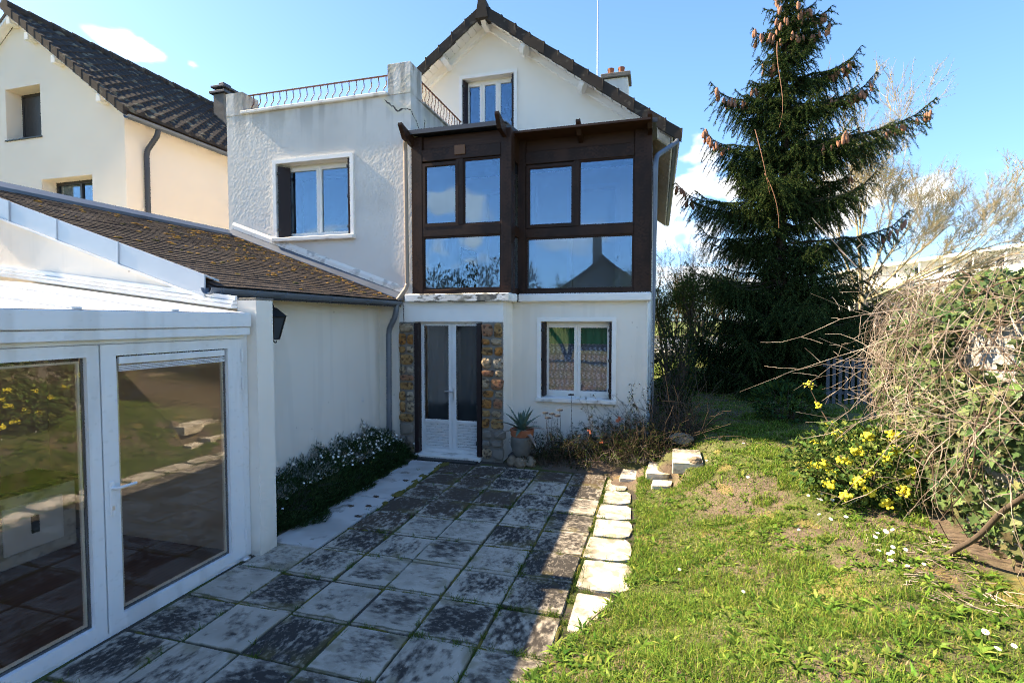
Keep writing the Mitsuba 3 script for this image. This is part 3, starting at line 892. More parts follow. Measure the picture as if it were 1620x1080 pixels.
# dark curtains behind the door panes
cu = thing('door_curtain', 'dark grey curtain hanging behind the garden door panes', 'curtain')
xs = np.linspace(-3.50, -2.62, 90)
ys = 7.44 + 0.002 * np.sin(xs * 60)
V = np.concatenate([np.stack([xs, ys, 0 * xs + 0.05], 1), np.stack([xs, ys, 0 * xs + 2.05], 1)])
F = np.array([[i, i + 1, 91 + i, 90 + i] for i in range(89)])
put(cu, None, (V, F), 'm_curtaingrey', smooth=True)
# ground floor curtain: green strip over lace
cu = thing('window_curtain', 'green strip above grey patterned lace in the ground floor window', 'curtain')
xs = np.linspace(-1.70, -0.67, 110)
for nm, z0, z1, mt, yy in (('lace', 0.95, 1.74, 'm_lace', 8.03), ('green_strip', 1.735, 2.08, 'm_curtaingreen', 8.02)):
    ys = yy + 0.012 * np.sin(xs * 38) + 0.006 * np.sin(xs * 91)
    V = np.concatenate([np.stack([xs, ys, 0 * xs + z0], 1), np.stack([xs, ys + 0.01, 0 * xs + z1], 1)])
    F = np.array([[i, i + 1, 111 + i, 110 + i] for i in range(109)])
    put(cu, nm, (V, F), mt, smooth=True)

# roof
RZ = lambda x: 7.85 - 0.747 * abs(x + 3.15)
RF = key_for(H, 'roof')


def roof_slab(x0, x1, y0, y1, dz0, dz1):
    a, b = RZ(x0), RZ(x1)
    return hexa([(x0, y0, a + dz0), (x0, y0, a + dz1), (x0, y1, a + dz0), (x0, y1, a + dz1), (x1, y0, b + dz0), (x1, y0, b + dz1), (x1, y1, b + dz0), (x1, y1, b + dz1)])


put(RF, None, cat([roof_slab(-3.15, 0.225, 9.16, 17.9, -0.07, 0.0), roof_slab(-5.0, -3.15, 9.16, 17.9, -0.07, 0.0)]), 'm_tile')
# verge tiles: bent pieces with a hanging leg, overlapping down the slope
for side, n, xe in ((1, 13, 0.235), (-1, 7, -5.0)):
    for i in range(n):
        t0, t1 = i / n, (i + 1) / n
        xa, xb = -3.15 + (xe + 3.15) * t0, -3.15 + (xe + 3.15) * (t1 + 0.035)
        za, zb = RZ(xa) + 0.012 - 0.0, RZ(xb) + 0.012 + 0.022
        y0, y1 = 9.085 - 0.006 * (i % 2), 9.34
        top = hexa([(xa, y0, za - .015), (xa, y0, za + .015), (xa, y1, za - .015), (xa, y1, za + .015), (xb, y0, zb - .015), (xb, y0, zb + .015), (xb, y1, zb - .015), (xb, y1, zb + .015)])
        leg = hexa([(xa, y0, za - .20), (xa, y0, za), (xa, y0 + .03, za - .20), (xa, y0 + .03, za), (xb, y0 - .008, zb - .20), (xb, y0 - .008, zb), (xb, y0 + .03, zb - .20), (xb, y0 + .03, zb)])
        lip = tubes(np.array([[xb, y0 - .006, zb - .19], [xb, y0 - .006, zb + .012], [xb, y1, zb + .012]]), 0.016, 6)
        put(RF, 'verge_tile', cat([top, leg, lip]), 'm_tile')
# ridge end and ridge tiles
put(RF, 'ridge_end', hexa([(-3.27, 9.05, 7.62), (-3.21, 9.05, 7.97), (-3.27, 9.30, 7.62), (-3.21, 9.30, 7.97), (-3.03, 9.05, 7.62), (-3.09, 9.05, 7.97), (-3.03, 9.30, 7.62), (-3.09, 9.30, 7.97)]), 'm_tile')
for i in range(20):
    y = 9.3 + i * 0.43
    put(RF, 'ridge_tile', tubes(np.array([[-3.15, y, 7.86], [-3.15, y + .46, 7.85]]), np.array([0.11, 0.10]), 10), 'm_tile', smooth=40)
# white soffit boards under the verge, brackets, barge fillet
for side, xe, n in ((1, 0.18, 20), (-1, -4.95, 16)):
    for i in range(n):
        xa = -3.15 + (xe + 3.15) * (i + 0.04) / n
        xb = -3.15 + (xe + 3.15) * (i + 0.96) / n
        put(RF, 'soffit_board', hexa([(xa, 9.12, RZ(xa) - .115), (xa, 9.12, RZ(xa) - .10), (xa, 9.5, RZ(xa) - .115), (xa, 9.5, RZ(xa) - .10), (xb, 9.12, RZ(xb) - .115), (xb, 9.12, RZ(xb) - .10), (xb, 9.5, RZ(xb) - .115), (xb, 9.5, RZ(xb) - .10)]), 'm_trim')
    xa, xb = -3.15, xe
    put(RF, 'rafter', hexa([(xa, 9.42, RZ(xa) - .25), (xa, 9.42, RZ(xa) - .118), (xa, 9.505, RZ(xa) - .25), (xa, 9.505, RZ(xa) - .118), (xb, 9.42, RZ(xb) - .25), (xb, 9.42, RZ(xb) - .118), (xb, 9.505, RZ(xb) - .25), (xb, 9.505, RZ(xb) - .118)]), 'm_trim')
for x in (-3.15, -4.0, -2.35, -1.28):
    z = RZ(x) - 0.13
    s = 0 if x == -3.15 else (-36.7 if x < -3.15 else 36.7)
    pr_ = Polygon([(9.14, z - 0.02), (9.14, z - 0.10), (9.22, z - 0.17), (9.42, z - 0.17), (9.42, z - 0.02)])
    put(RF, 'bracket', rot(extr_yz(pr_, x - .045, x + .045), [0, 1, 0], s, (x, 9.3, z)), 'm_trim')
# eave soffit on the right: planks running along the slope, and gutter
for i in range(34):
    y = 9.16 + i * 0.256
    xa, xb = -0.14, 0.205
    put(RF, 'eave_plank', hexa([(xa, y, RZ(xa) - .115), (xa, y, RZ(xa) - .10), (xa, y + .24, RZ(xa) - .115), (xa, y + .24, RZ(xa) - .10), (xb, y, RZ(xb) - .115), (xb, y, RZ(xb) - .10), (xb, y + .24, RZ(xb) - .115), (xb, y + .24, RZ(xb) - .10)]), 'm_fencewood')
put(RF, 'fascia', box(0.20, 0.222, 9.13, 17.9, 5.19, 5.34, 0.003), 'm_trim')


def gutter(x, z, y0, y1, r=0.065):
    a = np.linspace(np.pi, 2 * np.pi, 9)
    prof = np.stack([x + r * np.cos(a), z + r * np.sin(a)], 1)
    inn = np.stack([x + (r - .006) * np.cos(a), z + (r - .006) * np.sin(a)], 1)[::-1]
    pol = Polygon([*prof, *inn])
    return extr_xz(pol, y0, y1)


put(H, 'gutter', gutter(0.285, 5.29, 9.12, 17.9), 'm_pipe', smooth=30)
put(H, 'downpipe', tubes(round_path([(0.285, 9.18, 5.23), (0.285, 9.10, 5.08), (-0.03, 7.85, 4.50), (-0.05, 7.68, 4.35), (-0.05, 7.68, 0.3)], 0.12, 7), 0.038, 10), 'm_pipe', smooth=50)
put(H, 'downpipe', tubes(round_path([(-3.69, 7.10, 4.80), (-3.72, 7.16, 4.72), (-3.72, 7.19, 2.62), (-3.80, 7.16, 2.50), (-3.86, 7.14, 2.42)], 0.07, 6), 0.033, 10), 'm_pipebrown', smooth=50, label='pale brown downpipe beside the sunroom')
# chimney and mast
C = put(RF, 'chimney', box(-1.24, -0.70, 12.0, 12.5, 5.6, 7.58, 0.01), 'm_white')
put(RF, 'chimney_cap', box(-1.30, -0.64, 11.94, 12.56, 7.58, 7.68, 0.012), 'm_mortar')
for x in (-1.10, -0.86):
    prof = np.array([[0.065, 0], [0.075, 0.05], [0.07, 0.17], [0.078, 0.19], [0.078, 0.22], [0.055, 0.22], [0.05, 0.0]])
    m = trimesh.creation.revolve(prof, sections=14)
    put(RF, 'chimney_pot', (np.array(m.vertices) + [x, 12.25, 7.68], np.array(m.faces)), 'm_terracotta', smooth=40)
k = thing('antenna_mast', 'thin grey antenna mast rising above the roof beside the chimney', 'mast')
put(k, None, cat([tubes(np.array([[-1.40, 12.2, 6.0], [-1.40, 12.2, 10.6]]), 0.016, 8), tubes(np.array([[-1.40, 12.2, 7.2], [-1.40, 12.2, 9.0]]), 0.021, 8)]), 'm_metal')

# ------------------------------------------------------------------ sunroom (timber glazed first floor bay)
S = thing('sunroom', 'dark brown timber glazed sunroom above the garden door', 'sunroom')
YL, YR = 7.25, 7.75


def pane_xz(x0, x1, z0, z1, y):
    return sheet([x0, y, z0], [x1, y, z0], [x0, y, z1])


def casement(x0, x1, z0, z1, y, fr=0.045, name='casement'):
    """opening light whose pane is x0..z1."""
    k = put(S, name, extr_xz(sbox(x0 - fr, z0 - fr, x1 + fr, z1 + fr).difference(sbox(x0, z0, x1, z1)), y - 0.012, y + 0.05), 'm_brownwood')
    put(k, 'pane', pane_xz(x0 - .004, x1 + .004, z0 - .004, z1 + .004, y + 0.02), 'm_glass', smooth=True)
    put(k, 'glazing_bead', extr_xz(sbox(x0 - .003, z0 - .003, x1 + .003, z1 + .003).difference(sbox(x0 + .010, z0 + .010, x1 - .010, z1 - .010)), y + 0.004, y + 0.016), 'm_redwood')


B = lambda nm, *a, m='m_brownwood', b=0.006: put(S, nm, box(*a, b), m)
# left bay
B('post', -3.665, -3.49, YL, YL + .12, 2.505, 4.90)
B('post', -2.228, -2.07, YL, YL + .13, 2.505, 4.90)
B('mullion', -2.93, -2.822, YL + .004, YL + .10, 3.54, 4.52)
B('transom', -3.488, -2.23, YL + .002, YL + .11, 3.38, 3.54)
B('sill_beam', -3.488, -2.23, YL + .002, YL + .12, 2.507, 2.575)
B('header', -3.488, -2.23, YL + .002, YL + .11, 4.52, 4.70)
B('header', -3.488, -2.23, YL + .05, YL + .13, 4.705, 4.90, m='m_redwood')
casement(-3.435, -2.94, 3.575, 4.445, YL + .01)
casement(-2.812, -2.242, 3.555, 4.495, YL + .03, 0.014, 'light')
casement(-3.475, -2.242, 2.59, 3.365, YL + .03, 0.014, 'light')
put(S, 'plaque', box(-2.95, -2.78, YL - .02, YL, 4.575, 4.715, 0.004), 'm_plaque')
# right bay
B('post', -2.11, -1.985, YR, YR + .12, 2.51, 4.90)
B('post', -0.345, -0.10, YR, YR + .12, 2.51, 4.90)
B('mullion', -1.235, -1.155, YR + .004, YR + .10, 3.52, 4.5)
B('transom', -1.983, -0.347, YR + .002, YR + .11, 3.375, 3.52)
B('sill_beam', -1.983, -0.347, YR + .002, YR + .12, 2.512, 2.575)
B('header', -1.983, -0.347, YR + .002, YR + .11, 4.50, 4.69)
B('header', -1.983, -0.347, YR + .04, YR + .13, 4.695, 4.90, m='m_redwood')
casement(-1.925, -1.262, 3.57, 4.435, YR + .01)
casement(-1.145, -0.358, 3.535, 4.485, YR + .03, 0.014, 'light')
casement(-1.965, -0.362, 2.59, 3.36, YR + .03, 0.014, 'light')
# return between the bays
B('post', -2.14, -2.072, YL + .132, YL + .22, 2.51, 4.90)
put(S, 'return_panel', cat([box(-2.135, -2.085, YL + .22, YR, 2.51, 2.6, .003), box(-2.135, -2.085, YL + .22, YR, 3.38, 3.54, .003), box(-2.135, -2.085, YL + .22, YR, 4.5, 4.9, .003)]), 'm_brownwood')
for z0, z1 in ((2.6, 3.38), (3.54, 4.5)):
    put(S, 'pane', (np.array([[-2.11, YL + .22, z0], [-2.11, YR, z0], [-2.11, YR, z1], [-2.11, YL + .22, z1]]), np.array([[0, 1, 2], [0, 2, 3]])), 'm_glass')
# right side wall of the sunroom
B('post', -0.18, -0.10, 8.6, 8.72, 2.51, 4.90)
put(S, 'side_panel', cat([box(-0.175, -0.105, YR + .12, GYH, 2.51, 2.62, .003), box(-0.175, -0.105, YR + .12, GYH, 3.38, 3.54, .003), box(-0.175, -0.105, YR + .12, GYH, 4.5, 4.9, .003)]), 'm_brownwood')
for z0, z1 in ((2.62, 3.38), (3.54, 4.5)):
    put(S, 'pane', (np.array([[-0.14, YR + .12, z0], [-0.14, GYH, z0], [-0.14, GYH, z1], [-0.14, YR + .12, z1]]), np.array([[0, 1, 2], [0, 2, 3]])), 'm_glass')
# roof sheet, fascia, rafter tails, floor
put(S, 'roof_sheet', cat([hexa([(-3.70, 7.14, 4.935), (-3.70, 7.14, 4.955), (-3.66, GYH, 5.28), (-3.66, GYH, 5.30), (-2.12, 7.14, 4.935), (-2.12, 7.14, 4.955), (-2.12, GYH, 5.28), (-2.12, GYH, 5.30)]),
                          hexa([(-2.118, 7.64, 4.935), (-2.118, 7.64, 4.955), (-2.118, GYH, 5.28), (-2.118, GYH, 5.30), (-0.04, 7.64, 4.935), (-0.04, 7.64, 4.955), (-0.04, GYH, 5.28), (-0.04, GYH, 5.30)])]), 'm_lead')
put(S, 'fascia', cat([hexa([(-3.71, 7.12, 4.90), (-3.71, 7.12, 4.965), (-3.71, 7.14, 4.90), (-3.71, 7.14, 4.965), (-2.16, 7.12, 4.90), (-2.16, 7.12, 4.965), (-2.16, 7.14, 4.90), (-2.16, 7.14, 4.965)]),
                      hexa([(-2.16, 7.12, 4.90), (-2.16, 7.12, 4.965), (-2.18, 7.14, 4.90), (-2.18, 7.14, 4.965), (-2.06, 7.62, 4.90), (-2.06, 7.62, 4.965), (-2.08, 7.64, 4.90), (-2.08, 7.64, 4.965)]),
                      hexa([(-2.06, 7.62, 4.90), (-2.06, 7.62, 4.965), (-2.06, 7.64, 4.90), (-2.06, 7.64, 4.965), (-0.03, 7.62, 4.90), (-0.03, 7.62, 4.965), (-0.03, 7.64, 4.90), (-0.03, 7.64, 4.965)])]), 'm_lead')
put(S, 'ceiling', box(-3.66, -0.12, 7.42, GYH, 4.87, 4.90, 0), 'm_redwood')
for x, yy, L_ in ((-3.655, 7.25, .38), (-2.17, 7.25, .38), (-1.13, 7.75, .30), (-0.13, 7.75, .30)):
    pol = Polygon([(yy + .05, 4.76), (yy + .05, 4.897), (yy - L_, 4.99), (yy - L_, 4.955), (yy - L_ + .12, 4.80)])
    put(S, 'rafter_tail', extr_yz(pol, x - .032, x + .032), 'm_brownwood')
put(S, 'wicker_blind', box(-3.4, -3.37, 8.6, 9.4, 2.5, 3.4, 0.01), 'm_redwood')

# ------------------------------------------------------------------ annex (low wing on the left)
A = thing('annex', 'low white wing with brown mossy shingle roof', 'building')
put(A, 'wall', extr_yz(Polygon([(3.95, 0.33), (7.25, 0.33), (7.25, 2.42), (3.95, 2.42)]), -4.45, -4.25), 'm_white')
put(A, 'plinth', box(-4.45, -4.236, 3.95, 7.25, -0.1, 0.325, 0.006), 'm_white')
gp = Polygon([(-3.40, -0.05), (-3.40, 2.28), (-3.83, 2.28), (-3.93, 2.34), (-7.1, 3.37), (-7.1, -0.05)])
put(A, 'gable_wall', extr_xz(gp, 3.73, 3.93), 'm_white')
put(A, 'pillar_cap', box(-3.85, -3.395, 3.725, 3.94, 2.282, 2.30, 0.004), 'm_mortar')
put(A, 'back_wall', box(-7.25, -7.05, 3.73, 7.25, -0.1, 3.45, 0), 'm_white')
# shingle courses, each a thin overlapping strip
AZ = lambda x: 2.415 + (-3.87 - x) * 0.358
ncr = 38
strips = []
for i in range(ncr):
    xa = -3.85 - (7.08 - 3.85) * i / ncr
    xb = -3.85 - (7.08 - 3.85) * (i + 1.5) / ncr
    yc = [3.76]
    while yc[-1] < 7.25:
        yc.append(yc[-1] + 0.30 * rng.uniform(0.55, 1.45))
    yc[-1] = 7.25
    for y0, y1 in zip(yc[:-1], yc[1:]):
        if y1 - y0 < 0.02:
            continue
        dz = rng.uniform(0.0, 0.006)
        a, b = AZ(xa) + 0.014 + dz, AZ(xb) + 0.002
        strips.append(hexa([(xb, y0 + .001, b - .012), (xb, y0 + .001, b), (xb, y1 - .001, b - .012), (xb, y1 - .001, b), (xa, y0 + .001, a - .012), (xa, y0 + .001, a), (xa, y1 - .001, a - .012), (xa, y1 - .001, a)]))
AR = put(A, 'roof', hexa([(-7.1, 3.74, AZ(-7.1) - .15), (-7.1, 3.74, AZ(-7.1) - .012), (-7.1, 7.25, AZ(-7.1) - .15), (-7.1, 7.25, AZ(-7.1) - .012), (-3.86, 3.74, AZ(-3.86) - .10), (-3.86, 3.74, AZ(-3.86) - .012), (-3.86, 7.25, AZ(-3.86) - .10), (-3.86, 7.25, AZ(-3.86) - .012)]), 'm_dark')
put(AR, 'shingles', cat(strips), 'm_shingle', kind='stuff', label='brown shingle courses with orange lichen')
# lichen and moss cushions, denser towards the house
cs = []
for i in range(300):
    y = 7.2 - 3.3 * rng.random() ** 2.6
    x = -3.9 - 3.0 * rng.random() ** (0.9 if y > 6 else 0.7)
    if y < 5.2 and rng.random() < 0.4:
        continue
    r = rng.uniform(0.010, 0.032)
    v, f = lump((0, 0, 0), (r, r * rng.uniform(0.9, 2.0), 0.012), i % 11, 1, 0.6)
    cs.append((v + [x, y, AZ(x) + 0.012], f))
put(AR, 'lichen', cat(cs[:230]), 'm_lichen', kind='stuff', label='orange lichen cushions')
put(AR, 'moss', cat(cs[230:]), 'm_mossgreen', kind='stuff')
# zinc ridge and flashings
put(AR, 'ridge_flashing', cat([hexa([(-7.16, 3.6, AZ(-7.1) - .02), (-7.16, 3.6, AZ(-7.1) + .10), (-7.16, 7.25, AZ(-7.1) - .02), (-7.16, 7.25, AZ(-7.1) + .10), (-6.98, 3.6, AZ(-7.0) - .0), (-6.98, 3.6, AZ(-7.0) + .04), (-6.98, 7.25, AZ(-7.0)), (-6.98, 7.25, AZ(-7.0) + .04)])]), 'm_zincdark')
xa, xb = -7.05, -3.80
put(AR, 'wall_flashing', hexa([(xa, 7.13, AZ(xa) + .02), (xa, 7.13, AZ(xa) + .035), (xa, 7.252, AZ(xa) + .02), (xa, 7.252, AZ(xa) + .14), (xb, 7.13, AZ(xb) + .02), (xb, 7.13, AZ(xb) + .035), (xb, 7.252, AZ(xb) + .02), (xb, 7.252, AZ(xb) + .14)]), 'm_zincdark', label='dark lead flashing between shingle roof and grey wall')
put(AR, 'render_fillet', hexa([(xa, 7.225, AZ(xa) + .125), (xa, 7.225, AZ(xa) + .19), (xa, 7.256, AZ(xa) + .12), (xa, 7.256, AZ(xa) + .24), (xb, 7.225, AZ(xb) + .125), (xb, 7.225, AZ(xb) + .19), (xb, 7.256, AZ(xb) + .12), (xb, 7.256, AZ(xb) + .24)]), 'm_oldtrim')
# zinc verge panels on the gable
zx = [-3.93, -4.95, -5.75, -6.42, -7.1]
zt = lambda x: 2.51 + (-3.93 - x) * 0.326
for i in range(4):
    a, b = zx[i], zx[i + 1]
    e = 0.003 * (i % 2)
    put(AR, 'zinc_panel', cat([hexa([(b, 3.70 - e, zt(b) - .20), (b, 3.70 - e, zt(b)), (b, 3.712, zt(b) - .20), (b, 3.712, zt(b)), (a, 3.70 - e, zt(a) - .20), (a, 3.70 - e, zt(a)), (a, 3.712, zt(a) - .20), (a, 3.712, zt(a))]),
                               hexa([(b, 3.712, zt(b) - .012), (b, 3.712, zt(b)), (b, 3.86, zt(b) - .05), (b, 3.86, zt(b) - .03), (a, 3.712, zt(a) - .012), (a, 3.712, zt(a)), (a, 3.86, zt(a) - .05), (a, 3.86, zt(a) - .03)])]), 'm_zinc')
    put(AR, 'zinc_seam', hexa([(a - .012, 3.688, zt(a) - .205), (a - .004, 3.688, zt(a) + .006), (a - .012, 3.70, zt(a) - .205), (a - .004, 3.70, zt(a) + .006), (a + .006, 3.688, zt(a) - .205), (a + .012, 3.688, zt(a) + .006), (a + .006, 3.70, zt(a) - .205), (a + .012, 3.70, zt(a) + .006)]), 'm_zinc')
put(AR, 'drip_edge', hexa([(-7.1, 3.685, zt(-7.1) - .222), (-7.1, 3.685, zt(-7.1) - .203), (-7.1, 3.73, zt(-7.1) - .222), (-7.1, 3.73, zt(-7.1) - .203), (-3.91, 3.685, zt(-3.91) - .222), (-3.91, 3.685, zt(-3.91) - .203), (-3.91, 3.73, zt(-3.91) - .222), (-3.91, 3.73, zt(-3.91) - .203)]), 'm_pvc')
gt = put(A, 'gutter', gutter(-3.87, 2.395, 3.66, 7.22, 0.062), 'm_pipe', smooth=30)
for i in range(9):
    y = 3.75 + i * 0.42
    a = np.linspace(np.pi, 2 * np.pi, 9)
    put(gt, 'bracket', tubes(np.stack([-3.87 + .066 * np.cos(a), y + 0.04 * np.linspace(-1, 1, 9), 2.395 + .066 * np.sin(a)], 1), 0.006, 5), 'm_pipe')
put(A, 'downpipe', tubes(round_path([(-3.87, 7.12, 2.35), (-3.88, 7.12, 2.20), (-4.02, 7.14, 1.95), (-4.03, 7.14, 0.05)], 0.09, 7), 0.042, 12), 'm_pipe', smooth=50, label='blue grey downpipe in the corner beside the stone surround')
put(H, 'cable', tubes(round_path([(-3.80, 7.20, 2.36), (-3.78, 7.19, 2.0), (-3.84, 7.18, 1.7), (-3.83, 7.19, 1.2)], .08), .006, 5), 'm_iron')
put(A, 'socket_cover', box(-4.252, -4.246, 6.72, 6.78, 0.88, 0.96, 0.002), 'm_oldtrim')

# wall lantern behind the end pillar
LN = thing('wall_lantern', 'dark metal wall lantern half hidden behind the conservatory pillar', 'lantern')
lc = np.array([-4.04, 4.66, 0])


def frust(r0, r1, z0, z1, n=6, a0=0.3):
    a = a0 + np.arange(n) * 2 * np.pi / n
    lo = np.stack([r0 * np.cos(a), r0 * np.sin(a), 0 * a + z0], 1)
    hi = np.stack([r1 * np.cos(a), r1 * np.sin(a), 0 * a + z1], 1)
    V = np.vstack([lo, hi, [[0, 0, z0], [0, 0, z1]]]) + lc
    F = []
    for i in range(n):
        j = (i + 1) % n
        F += [[i, j, n + j], [i, n + j, n + i], [2 * n, j, i], [2 * n + 1, n + i, n + j]]
    return V, np.array(F), lo + lc, hi + lc


V, F, lo, hi = frust(0.075, 0.145, 1.90, 2.14)
put(LN, 'lamp_glass', frust(0.068, 0.135, 1.905, 2.135)[:2], 'm_curtaingrey')
put(LN, 'cage', cat([tubes(np.stack([lo, hi], 1), 0.008, 5)] + [tubes(np.vstack([x, x[:1]]), 0.008, 5) for x in (lo, hi)]), 'm_iron')
put(LN, 'lamp_roof', cat([frust(0.165, 0.05, 2.145, 2.24)[:2], frust(0.03, 0.012, 2.24, 2.29)[:2]]), 'm_iron')
put(LN, 'finial', tubes(smooth_path([lc + [0, 0, 1.90], lc + [0.02, 0, 1.87], lc + [0.045, 0, 1.86], lc + [0.05, 0, 1.88]], 10), 0.007, 6), 'm_iron')
put(LN, 'arm', tubes(smooth_path([lc + [-0.2, 0, 2.2], lc + [-0.1, 0, 2.32], lc + [0, 0, 2.29]], 10), 0.01, 6), 'm_iron')

# ------------------------------------------------------------------ conservatory
K = thing('conservatory', 'white framed glazed lean-to with double doors on the left', 'conservatory')
XF = -3.5
put(K, 'beam', box(-3.60, -3.415, 0.3, 3.69, 2.045, 2.165, 0.006), 'm_pvc')
put(K, 'beam', box(-3.60, -3.432, 0.3, 3.69, 1.975, 2.041, 0.004), 'm_pvc')
put(K, 'frame', cat([box(-3.57, -3.50, 0.3, 3.725, 1.945, 1.973, .003), box(-3.57, -3.50, 3.655, 3.725, 0.0, 1.945, .003), box(-3.57, -3.50, 0.3, 3.655, -0.02, 0.012, .003)]), 'm_pvc')


def yz_frame(y0, y1, z0, z1, a, b, c, d, x0, x1):
    o = Polygon([(y0, z0), (y1, z0), (y1, z1), (y0, z1)])
    return extr_yz(o.difference(Polygon([(a, c), (b, c), (b, d), (a, d)])), x0, x1)


for i, (y0, y1, nm) in enumerate([(2.475, 3.65, 'door'), (1.30, 2.465, 'door'), (0.32, 1.29, 'side_light')]):
    a, b, c, d = y0 + 0.10, y1 - 0.145 if i == 0 else y1 - 0.075, 0.10, 1.865
    dk = put(K, nm, yz_frame(y0, y1, 0.014, 1.942, a, b, c, d, -3.56, -3.495), 'm_pvc', smooth=False)
    put(dk, 'pane', sheet([-3.525, a - .005, c - .005], [-3.525, b + .005, c - .005], [-3.525, a - .005, d + .005], amp=.0004), 'm_doorglass', smooth=True)
    put(dk, 'gasket', yz_frame(a - .002, b + .002, c - .002, d + .002, a + .022, b - .022, c + .022, d - .022, -3.545, -3.53), 'm_gasket')
    put(dk, 'glazing_bead', yz_frame(a + .022, b - .022, c + .022, d - .022, a + .036, b - .036, c + .036, d - .036, -3.548, -3.531), 'm_bead')
    if i == 0:
        put(dk, 'handle', cat([box(-3.495, -3.482, 2.50, 2.535, 0.80, 1.03, .004), tubes(round_path([(-3.49, 2.518, 0.985), (-3.445, 2.518, 0.985), (-3.445, 2.65, 0.985)], 0.025), 0.010, 8)]), 'm_pvc', smooth=40)
        put(dk, 'lock', box(-3.482, -3.478, 2.51, 2.525, 0.835, 0.865, .001), 'm_metal')
        put(dk, 'blind_case', cat([box(-3.523, -3.500, a + .025, b - .025, 1.805, 1.855, .003)]), 'm_pvc')
        for s in range(4):
            put(dk, 'blind_slat', box(-3.522, -3.502, a + .025, b - .025, 1.757 + s * 0.0105, 1.763 + s * 0.0105, .001), 'm_pvc')
        for z in (0.22, 1.55, 1.80):
            put(dk, 'hinge', tubes(np.array([[-3.488, 3.652, z - .055], [-3.488, 3.652, z + .055]]), 0.011, 8), 'm_pvc', smooth=40)
put(K, 'door_stop', lump((-3.44, 3.60, 0.02), (0.03, 0.04, 0.02), 2, 2, 0.1), 'm_metal', smooth=40)
# interior
put(K, 'floor', box(-6.0, -3.57, 0.3, 3.73, -0.06, 0.004, 0), 'm_deck')
put(K, 'inner_wall', box(-5.99, -3.60, 3.715, 3.729, 0.0, 2.2, 0), 'm_tan')
put(K, 'inner_wall', box(-6.15, -6.0, 0.1, 3.73, -0.05, 2.465, 0), 'm_tan')
put(K, 'end_wall', box(-6.0, -3.57, 0.1, 0.3, -0.05, 2.17, 0), 'm_white')
CB = thing('stone_cabinet', 'low whitish cabinet with dark top inside the conservatory', 'cabinet')
for j, (y0, y1, h) in enumerate([(1.0, 1.85, 0.62), (1.9, 2.72, 0.74), (2.76, 3.45, 0.62)]):
    put(CB, 'body', box(-5.75, -5.24, y0, y1, 0.004, h, 0.012), 'm_stonepale')
    put(CB, 'top', box(-5.78, -5.20, y0 - .015, y1 + .015, h + .001, h + .05, 0.01), 'm_iron')
    put(CB, 'door', box(-5.239, -5.22, y0 + .12, y1 - .12, 0.12, h - .10, 0.008), 'm_sash')
    put(CB, 'slot', box(-5.219, -5.21, (y0 + y1) / 2 - .03, (y0 + y1) / 2 + .03, 0.25, h - .22, 0.004), 'm_iron')
# roof: translucent sheets, bars and wall plate
rz = lambda x: 2.168 + (-3.43 - x) * 0.118
for i in range(5):
    y0, y1 = 0.3 + i * 0.672, 0.3 + (i + 1) * 0.672
    put(K, 'roof_sheet', (np.array([[-6.1, y0 + .02, rz(-6.1)], [-3.43, y0 + .02, rz(-3.43)], [-3.43, y1 - .02, rz(-3.43)], [-6.1, y1 - .02, rz(-6.1)]]), np.array([[0, 1, 2], [0, 2, 3]])), 'm_polycarb')
    put(K, 'roof_bar', hexa([(-6.1, y0 - .03, rz(-6.1) + .002), (-6.1, y0 - .03, rz(-6.1) + .03), (-6.1, y0 + .03, rz(-6.1) + .002), (-6.1, y0 + .03, rz(-6.1) + .03), (-3.45, y0 - .03, rz(-3.45) + .002), (-3.45, y0 - .03, rz(-3.45) + .016), (-3.45, y0 + .03, rz(-3.45) + .002), (-3.45, y0 + .03, rz(-3.45) + .016)]), 'm_pvc')
wp = lambda x: 2.245 + (-3.62 - x) * 0.118
for dz0, dz1, yf in ((-0.035, -0.004, 3.66), (0.0, 0.03, 3.675), (0.034, 0.075, 3.70)):
    xa, xb = -7.05, -3.60
    put(K, 'wall_plate', hexa([(xa, yf, wp(xa) + dz0), (xa, yf, wp(xa) + dz1), (xa, 3.728, wp(xa) + dz0), (xa, 3.728, wp(xa) + dz1), (xb, yf, wp(xb) + dz0), (xb, yf, wp(xb) + dz1), (xb, 3.728, wp(xb) + dz0), (xb, 3.728, wp(xb) + dz1)]), 'm_pvc')

# ------------------------------------------------------------------ neighbouring house
N = thing('neighbour_house', 'cream rendered gabled house with dark tiled roof on the left', 'house')
NX, NY = -10.3, 7.9
nrz = lambda x: 8.66 - 0.762 * abs(x + 13.22)
ng = Polygon([(-16.6, -0.2), (NX, -0.2), (NX, 6.2), (-13.22, 8.48), (-16.6, 6.0)])
ng = ng.difference(sbox(-13.69, 6.02, -12.63, 7.10)).difference(sbox(-12.68, 3.9, -11.22, 5.10))
put(N, 'gable_wall', extr_xz(ng, NY, NY + 0.42), 'm_cream')
put(N, 'side_wall', box(NX - .3, NX, NY + .42, 20, -0.2, 6.15, 0), 'm_cream')
put(N, 'rear_wall', box(-16.6, NX, 20, 20.3, -0.2, 6.15, 0), 'm_cream')
put(N, 'inner_wall', box(-16.3, NX - .3, 10.5, 10.6, 0, 6.0, 0), 'm_dark')
w = key_for(N, 'window')
put(w, None, extr_xz(sbox(-13.69, 6.02, -12.63, 7.10).difference(sbox(-13.63, 6.08, -12.69, 7.04)), NY + .30, NY + .36), 'm_anthracite')
for s in range(22):
    put(w, 'slat', rot(box(-13.63, -12.69, NY + .31, NY + .325, 6.08 + s * .0436, 6.08 + s * .0436 + .043, .002), [1, 0, 0], 8, (0, NY + .32, 6.08 + s * .0436)), 'm_anthracite')
put(w, 'sill', box(-13.72, -12.60, NY - .03, NY + .3, 5.99, 6.018, .004), 'm_anthracite')
